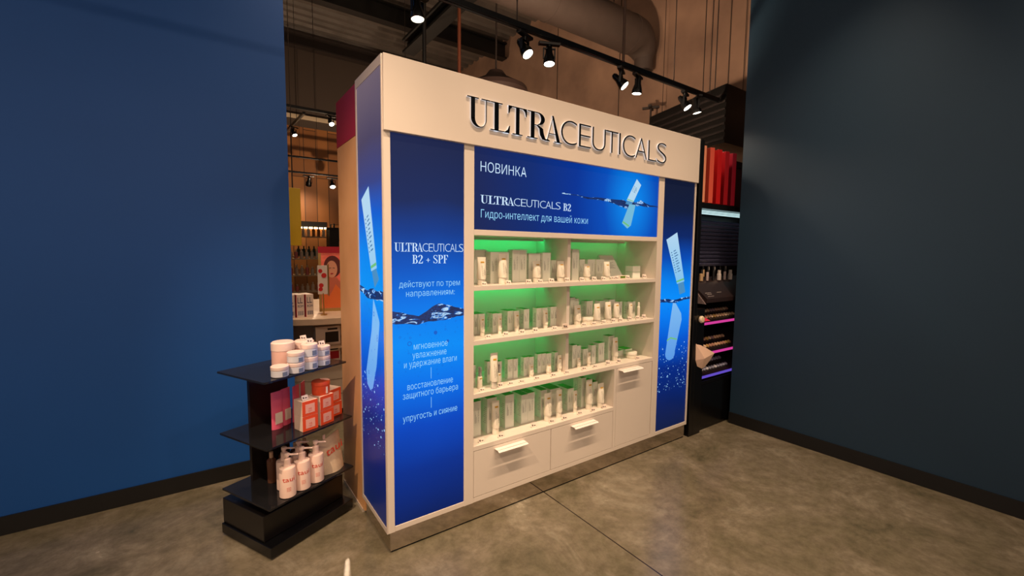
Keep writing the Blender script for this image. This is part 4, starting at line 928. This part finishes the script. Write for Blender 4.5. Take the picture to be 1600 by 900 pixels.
# cloth bag
t = thing('cloth_bag', 'cream cloth pouch with red lettering leaning on the lower glass shelf', 'bag', GP(-.082, .055, shz[3]), GZ + .05); t.scale = (1.12, 1.12, 1.15)
mb = MB(); rows = []
for i in range(9):
    f_ = i / 8; hw = .062 + .012 * f_; dp = .020 * (1 - f_ ** 2) + .003; zz = .001 + .165 * f_; sx = -.012 * f_
    rows.append([Vector((sx + hw*math.cos(2*PI*k/20), (dp + .004*math.sin(3*2*PI*k/20)*(1-f_))*math.sin(2*PI*k/20) + .03*f_, zz + .018*f_*math.cos(2*PI*k/20))) for k in range(20)])
mb.rings(rows); mb.build('cloth_body', mat('cream_cloth', (214, 190, 160), .9, noise=.1, nscale=40), t)
me = font_mesh('taui', .006, 0, 2); xs = [v.co.x for v in me.vertices]; a_, b_ = min(xs), max(xs); k_ = .036 / capheight(); mb = MB()
put(mb.bm, me, lambda c: Vector((-.045 + (c.x - a_) / (b_ - a_) * .10, -.0215 + .03 * ((.095 + c.y * k_) / .165), .095 + c.y * k_ + .2 * (-.045 + (c.x - a_) / (b_ - a_) * .10))))
mb.build('lettering', M_redtxt, t)
MB().box(-.040, -.026, .026, .030, .165, .186).build('drawstring_tab', M_pkw, t)
# orange boxes
M_org = mat('orange_carton', (226, 78, 34), .45); M_cream = mat('cream_carton_side', (236, 210, 190), .5); M_plab = mat('pale_pink_label', (232, 170, 152), .5)
def obox(u, v, z, lab, s=.085, h=.080, rz=.0):
    t = thing('orange_gift_box', lab, 'box', GP(u, v, z), GZ + rz, 'orange boxes on the middle glass shelf')
    MB().box(-s/2, s/2, .001, s, .0005, h).build('box_body', M_cream, t, bevel=.0006)
    f_ = MB().box(-s/2 + .0002, s/2 - .0002, 0, .001, .001, h - .0006).build('orange_face', M_org, t)
    MB().box(-s*.30, s*.30, -.0006, 0, h*.18, h*.78).build('pink_label', M_plab, f_)
    mb = MB(); text_in(mb, 'te', -s*.1, s*.1, h*.42, .010, -.0009); [mb.box(-s*.12, s*.12 - .004*q, -.0010, -.0007, h*(.34 - .06*q), h*(.34 - .06*q) + .001) for q in range(2)]; mb.build('printing', M_redtxt, f_)
    return t
Z2 = shz[2]; hb = .0805
obox(-.242, .03, Z2, 'orange faced box at the bottom of the left stack', rz=-.13); obox(-.242, .03, Z2 + hb, 'orange faced box on top of the left stack, under a price tag', rz=-.13)
obox(-.138, .028, Z2, 'orange faced box at the bottom of the middle stack'); obox(-.138, .028, Z2 + hb, 'orange faced box on top of the middle stack, under the round tin')
obox(-.038, .080, Z2, 'orange faced box at the bottom of the right rear stack'); obox(-.038, .080, Z2 + hb, 'orange faced box on top of the right rear stack', rz=.12)
t = thing('round_tin', 'round orange tin on the middle stack of orange boxes', 'tin', GP(-.136, .078, Z2 + 2*hb + .0005), GZ)
MB().lathe([(.045, 0), (.046, .003), (.046, .050), (.044, .052)], seg=32).build('tin_body', M_org, t)
MB().lathe([(.0475, .052), (.0475, .070), (.046, .072)], seg=32).build('tin_lid', M_org, t)
MB().box(-.004, .006, -.0485, -.0455, .008, .044).build('barcode_label', M_card, t)
# a price tag on the orange box, pink sachets and clear jars
def gtag(u, v, z, lab):
    t = price_tag(GP(u, v, z), .036, .026); t.rotation_euler.z = GZ; tag(t, lab, 'price tag', 'price tags on the glass shelves')
gtag(-.250, .055, Z2 + 2*hb, 'white price tag on the left stack of orange boxes')
M_pnk = mat('pink_sachet', (232, 96, 128), .4)
for i, (u, v) in enumerate(((-.315, .20), (-.255, .215), (-.195, .21), (-.13, .24))):
    t = thing('pink_pouch', 'pink pouch behind the orange boxes, %s from the left' % ordn[i], 'pouch', GP(u, v, Z2), GZ + .2*i, 'pink pouches behind the orange boxes')
    mb = MB(); rws = [[Vector((.032*math.cos(2*PI*k/14), (.014*(1-f_)+.002)*math.sin(2*PI*k/14), .001 + .20*f_)) for k in range(14)] for f_ in (0, .25, .5, .75, 1)]
    mb.rings(rws); mb.build('pouch_body', M_pnk, t); MB().box(-.02, .02, -.0165, -.0145, .03, .09).build('white_label', M_card, t)
M_jar = mat('frosted_grey_jar', (196, 196, 204), .25); M_jlid = mat('pale_pink_lid', (232, 206, 196), .35)
Z1 = shz[1]
def gjar(u, v, z, lab, r=.036, h=.056):
    t = thing('cosmetic_jar', lab, 'jar', GP(u, v, z), GZ, 'grey cosmetic jars on the upper glass shelf')
    MB().lathe([(r*.9, .0005), (r, .004), (r, h*.6), (r*.95, h*.63)], seg=24).build('jar_body', M_jar, t)
    MB().lathe([(r*1.0, h*.64), (r*1.02, h*.67), (r*1.02, h*.96), (r*.96, h)], seg=24).build('lid', M_jlid, t)
    MB().box(-.012, .012, -r - .001, -r + .003, h*.15, h*.5).build('jar_label', mat('grey_print', (110, 120, 140), .5), t)
for i, (u, v, n_, hh) in enumerate(((-.306, .045, 2, .054), (-.222, .050, 2, .067), (-.138, .058, 2, .053), (-.392, .048, 1, .054))):
    for q in range(n_):
        gjar(u, v, Z1 + q * (hh + .0005), 'grey jar %s the %s stack on the upper glass shelf' % ('on top of' if q else ('at the bottom of' if n_ > 1 else 'standing alone as'), ('second', 'third', 'rightmost', 'leftmost')[i]), .0405, hh)
for i, (u, v, r, h, lab) in enumerate(((-.29, .17, .055, .145, 'large pink wrapped round box behind the jars on the left'), (-.165, .17, .050, .130, 'pink wrapped round box behind the jars on the right'))):
    t = thing('round_gift_box', lab, 'gift box', GP(u, v, Z1), GZ, 'pink round boxes behind the jars')
    MB().lathe([(r, .0005), (r, h*.7)], seg=26).build('box_body', mat('blush_wrap', (226, 180, 168), .3), t); MB().lathe([(r*1.03, h*.7), (r*1.03, h*.96), (r*.9, h)], seg=26).build('box_lid', M_jlid, t)
gtag(-.215, .05, Z1 + .1345, 'white price tag on top of the third jar stack'); gtag(-.135, .058, Z1 + .1065, 'white price tag on top of the rightmost jar stack'); gtag(-.165, .17, Z1 + .1302, 'white price tag on the pink box behind the jars')
# dark tester tubes at the back of the lower shelf
for i, u in enumerate((-.13, -.19, -.26, -.33)):
    t = thing('amber_bottle', 'brown pump bottle at the back of the lower glass shelf, %s from the right' % ordn[i], 'bottle', GP(u, .24, shz[3]), GZ, 'brown bottles at the back of the lower glass shelf')
    MB().lathe([(.022, .0005), (.024, .12), (.010, .135)], seg=18).build('bottle_body', mat('amber_plastic', (92, 58, 42), .25), t); MB().lathe([(.010, .135), (.010, .165)], seg=12).build('pump_cap', mat('beige_cap', (196, 160, 130), .4), t)

# ------------------------------------------------------------ curved white counter behind
M_ctop = mat('cream_stone_top', (226, 200, 176), .35, noise=.08, nscale=20); M_cbody = mat('white_counter_body', (216, 204, 190), .5)
cc = (.30, 2.80)
CT = thing('curved_counter', 'curved cream counter with open shelves behind the glass shelf gondola', 'counter', (cc[0], cc[1], 0))
MB().lathe([(.80, .855), (.82, .862), (.82, .912), (.80, .92)], seg=64).build('counter_top', M_ctop, CT)
MB().lathe([(.72, .06), (.72, .47), (.73, .51)], seg=64).build('drawer_base', M_cbody, CT)
MB().lathe([(.77, .635), (.77, .660)], seg=64).build('mid_shelf', M_ctop, CT)
MB().lathe([(.42, .511), (.42, .854)], seg=40).build('inner_core', M_cbody, CT)
MB().lathe([(.66, 0), (.66, .06)], seg=48).build('toe_kick', M_black, CT)
for a_ in (-2.32, -1.30): MB().box(-.02, .02, -.02, .02, .661, .855, Matrix.Translation((.70*math.cos(a_), .70*math.sin(a_), 0))).build('gold_post', mat('brass_post', (196, 160, 96), .35, .7), CT)
for z in (.20, .34): MB().lathe([(.7215, z), (.7225, z + .002), (.7215, z + .004)], seg=64).build('drawer_gap', mat('gap_grey', (120, 104, 92), .6), CT)
def place(o): return o
M_wh = mat('white_pack', (236, 222, 212), .5); M_dark = mat('charcoal_pack', (30, 28, 30), .4); M_crim = mat('crimson_pack', (176, 18, 44), .4); M_blu = mat('navy_ink', (40, 40, 96), .5)
def flatbox(nm, lab, x, y, z, w_, d, h, face, patch, rz=0, cat='box'):
    t = thing(nm, lab, cat, (x, y, z), rz); MB().box(-w_/2, w_/2, 0, d, 0, h).build('box_body', face, t, bevel=.001)
    MB().box(-w_*.12, w_*.42, -.001, 0, h*.12, h*.70).build('printed_panel', patch, t); MB().box(-w_*.02, w_*.38, -.001, 0, h*.80, h*.90).build('printed_title', M_dark, t)
flatbox('device_box', 'white and charcoal boxed device on the curved counter shelf', .205, 2.10, .661, .21, .1, .165, M_wh, M_dark)
flatbox('gift_set_box', 'white box with a red panel inside the curved counter base', .225, 2.11, .5105, .17, .05, .12, M_wh, M_crim)
for i, x in enumerate((-.12, -.045, .03)):
    t = thing('boxed_serum_set', 'white boxed product with navy lettering on the curved counter, %s from the left' % ordn[i], 'box', (x + .035, 2.13, .9205), .18, 'white boxes on the curved counter')
    MB().box(-.032, .032, 0, .16, 0, .20).build('box_body', M_wh, t, bevel=.001); MB().box(-.036, -.0325, -.001, .16, .002, .198).build('red_edge', M_crim, t)
    mb = MB(); text_in(mb, 'LL', -.024, .018, .125, .05, -.001); text_in(mb, 'ROM', -.022, .024, .088, .020, -.001); [mb.box(-.020 + .008*q, -.0165 + .008*q, -.0012, 0, .02, .055) for q in range(6)]; mb.build('lettering', M_blu, t)
t = thing('sign_holder', 'small red and white counter sign on a brass stand', 'sign', (.19, 2.18, .9205), -.45)
MB().lathe([(.028, 0), (.028, .006)], seg=24).build('foot', MATS['brass_post'], t); MB().tube((0, 0, .006), (0, 0, .20), .006, 10).build('stem', MATS['brass_post'], t)
s_ = MB().box(-.045, .045, -.004, .004, .19, .45).build('sign_card', M_wh, t, bevel=.001); MB().box(.040, .050, -.006, .010, .18, .46).build('brass_frame', MATS['brass_post'], t)
mb = MB(); [mb.lathe([(rr_, 0), (rr_, .0012)], seg=14, M=Matrix.Translation((x, -.0045, z)) @ Matrix.Rotation(PI/2, 4, 'X')) for x, z, rr_ in ((-.02, .40, .018), (.01, .36, .022), (-.015, .27, .020), (-.02, .235, .018))]; mb.build('red_print', mat('red_print', (214, 46, 44), .5), s_)
t = thing('poster_lightbox', 'brass framed poster of a face in warm reds behind the curved counter', 'poster', (.335, 2.42, .9205), -.2)
mb = MB(); mb.box(-.13, -.105, -.012, .012, 0, .62); mb.box(.105, .13, -.012, .012, 0, .62); mb.box(-.13, .13, -.012, .012, 0, .03); mb.build('brass_frame', MATS['brass_post'], t)
MB().box(-.105, .105, -.004, .004, .03, .56).build('poster_picture', mat('poster_skin', (216, 130, 100), .4, nscale=7, rgb2=(190, 40, 40), emit=(170, 70, 50), es=.5), t)
MB().box(-.13, .13, -.013, .013, .56, .62).build('red_head_strip', M_crim, t)
pq = lambda P, y0, nm, m: MB().prism(P, y0 - .0008, y0).build(nm, m, t)
el = lambda cx_, cz_, a_, b_: [(cx_ + a_*math.cos(2*PI*k/20), cz_ + b_*math.sin(2*PI*k/20)) for k in range(20)]
pq(el(-.005, .43, .078, .105), -.0042, 'portrait_hair', mat('poster_hair', (96, 40, 40), .5)); pq(el(-.012, .405, .050, .082), -.0052, 'portrait_face', mat('poster_face', (226, 160, 132), .5))
pq([(-.05, .33), (.03, .33), (.085, .24), (.10, .10), (-.10, .10), (-.09, .25)], -.0047, 'portrait_shoulders', mat('poster_shoulders', (206, 112, 88), .5))
pq(el(-.012, .362, .014, .006), -.0062, 'portrait_lips', M_crim); pq([(-.035, .417), (-.02, .421), (-.02, .415), (-.035, .412)], -.0062, 'portrait_eye', M_dark); pq([(-.002, .421), (.014, .417), (.014, .412), (-.002, .415)], -.0062, 'portrait_eye', M_dark)
pq([(-.10, .035), (.10, .035), (.10, .16), (.02, .26), (-.04, .14), (-.10, .20)], -.0066, 'orange_patch', mat('orange_patch', (236, 120, 60), .4))
ys = MB().box(-.45, .166, 3.0, 3.06, 1.55, 2.14).build('yellow_sign_panel', mat('mustard_yellow', (180, 150, 20), .5), bevel=.003)
for x in (-.3, .1): MB().tube((x, 3.03, 2.14), (x, 3.03, 5.99), .004, 6).build('hanging_wire', M_steel, ys)
tag(ys, 'mustard yellow hanging panel at the left edge of the photo', 'sign panel')
# far shelving with rows of bottles against the plank wall
def far_shelf(name, x0, x1, y, zs, lab, mshelf, back=None):
    t = thing(name, lab, 'shelving', (x0, y, 0))
    for z in zs: MB().box(0, x1 - x0, 0, .32, z - .02, z).build('shelf', mshelf, t)
    for x in (0, x1 - x0 - .03): MB().box(x, x + .03, 0, .03, 0, zs[-1] + .28).build('upright', M_black, t); MB().box(x, x + .03, .29, .32, 0, zs[-1] + .28).build('upright', M_black, t)
    return t
M_sh = mat('pale_shelf', (210, 190, 160), .4)
far_shelf('wall_shelving', .35, 1.55, 6.6, (.45, .75, 1.05, 1.35), 'open black shelving of small bottles left of the pink product rack', M_sh)
far_shelf('wall_shelving', .70, 1.65, 7.8, (1.00, 1.38, 1.78), 'open black shelving with dark bottles near the lit plank wall', M_sh)
rk = thing('pink_product_rack', 'black rack of pink and white products beside the wood clad unit', 'rack', (1.22, 6.4, 0))
MB().box(0, .6, .2, .25, .4, 1.92).build('rack_back', M_black, rk); MB().box(0, .16, 0, .25, 1.2, 1.86).build('dark_side', M_black, rk)
for z in (1.25, 1.50): MB().box(.16, .6, 0, .24, z - .02, z).build('shelf', M_black, rk)
def simple_bottle(nm, x, y, z, r, h, m, mcap, lab, grp, box=False):
    t = thing(nm, lab, nm.replace('_', ' '), (x, y, z), 0, grp)
    if box: MB().box(-r, r, -r, r, 0, h).build('body', m, t)
    else: MB().lathe([(r, 0), (r, h*.7), (r*.45, h*.78)], seg=10).build('body', m, t); MB().lathe([(r*.45, h*.78), (r*.45, h)], seg=8).build('cap', mcap, t)
cols = [mat('far_white', (226, 210, 194), .4), mat('far_pink', (224, 130, 130), .4), mat('far_amber', (150, 90, 40), .4), mat('far_green', (50, 70, 60), .3), mat('far_red', (180, 40, 40), .4)]
rn = random.Random(11)
for si, z in enumerate((.45, .75, 1.05, 1.35)):
    for i in range(10):
        x = .62 + i * .088; simple_bottle('small_bottle', x, 6.68, z, .028, .13 + .06*rn.random(), cols[rn.choice([0, 0, 0, 0, 1])], cols[0], 'small bottle on the %s shelf of the far shelving, %s from the left' % (('lowest', 'second lowest', 'third lowest', 'highest')[si], ordn[i]), 'small bottles on the far shelving')
for si, z in enumerate((1.38, 1.78)):
    for i in range(7):
        x = .95 + i * .098; simple_bottle('dark_bottle', x, 7.88, z, .030, .20, cols[3 if si == 0 else rn.choice([0, 2])], M_black, 'bottle on the %s shelf by the lit plank wall, %s from the left' % (('middle', 'upper')[si], ordn[i]), 'bottles by the lit plank wall')
for si, z in enumerate((1.25, 1.50)):
    for i in range(5):
        x = 1.42 + i * .085; simple_bottle('pink_pack', x, 6.47, z, .034, .16 + .05*rn.random(), cols[rn.choice([0, 1, 1, 4])], cols[0], 'pink or white pack on the %s shelf of the black rack, %s from the left' % (('lower', 'upper')[si], ordn[i]), 'packs on the black rack', True)
tag(MB().box(.6, 1.75, 8.95, 8.995, 2.02, 2.15).build('wall_light_bar', M_black), 'black horizontal bar fixed on the plank wall above a light', 'bar')
MBL = MB().box(.6, 1.75, 8.93, 8.95, 1.99, 2.02).build('wall_wash_strip', mat('warm_strip', (255, 220, 170), .4, emit=(255, 214, 150), es=14)); tag(MBL, 'thin warm light strip under the black bar on the plank wall', 'light strip')
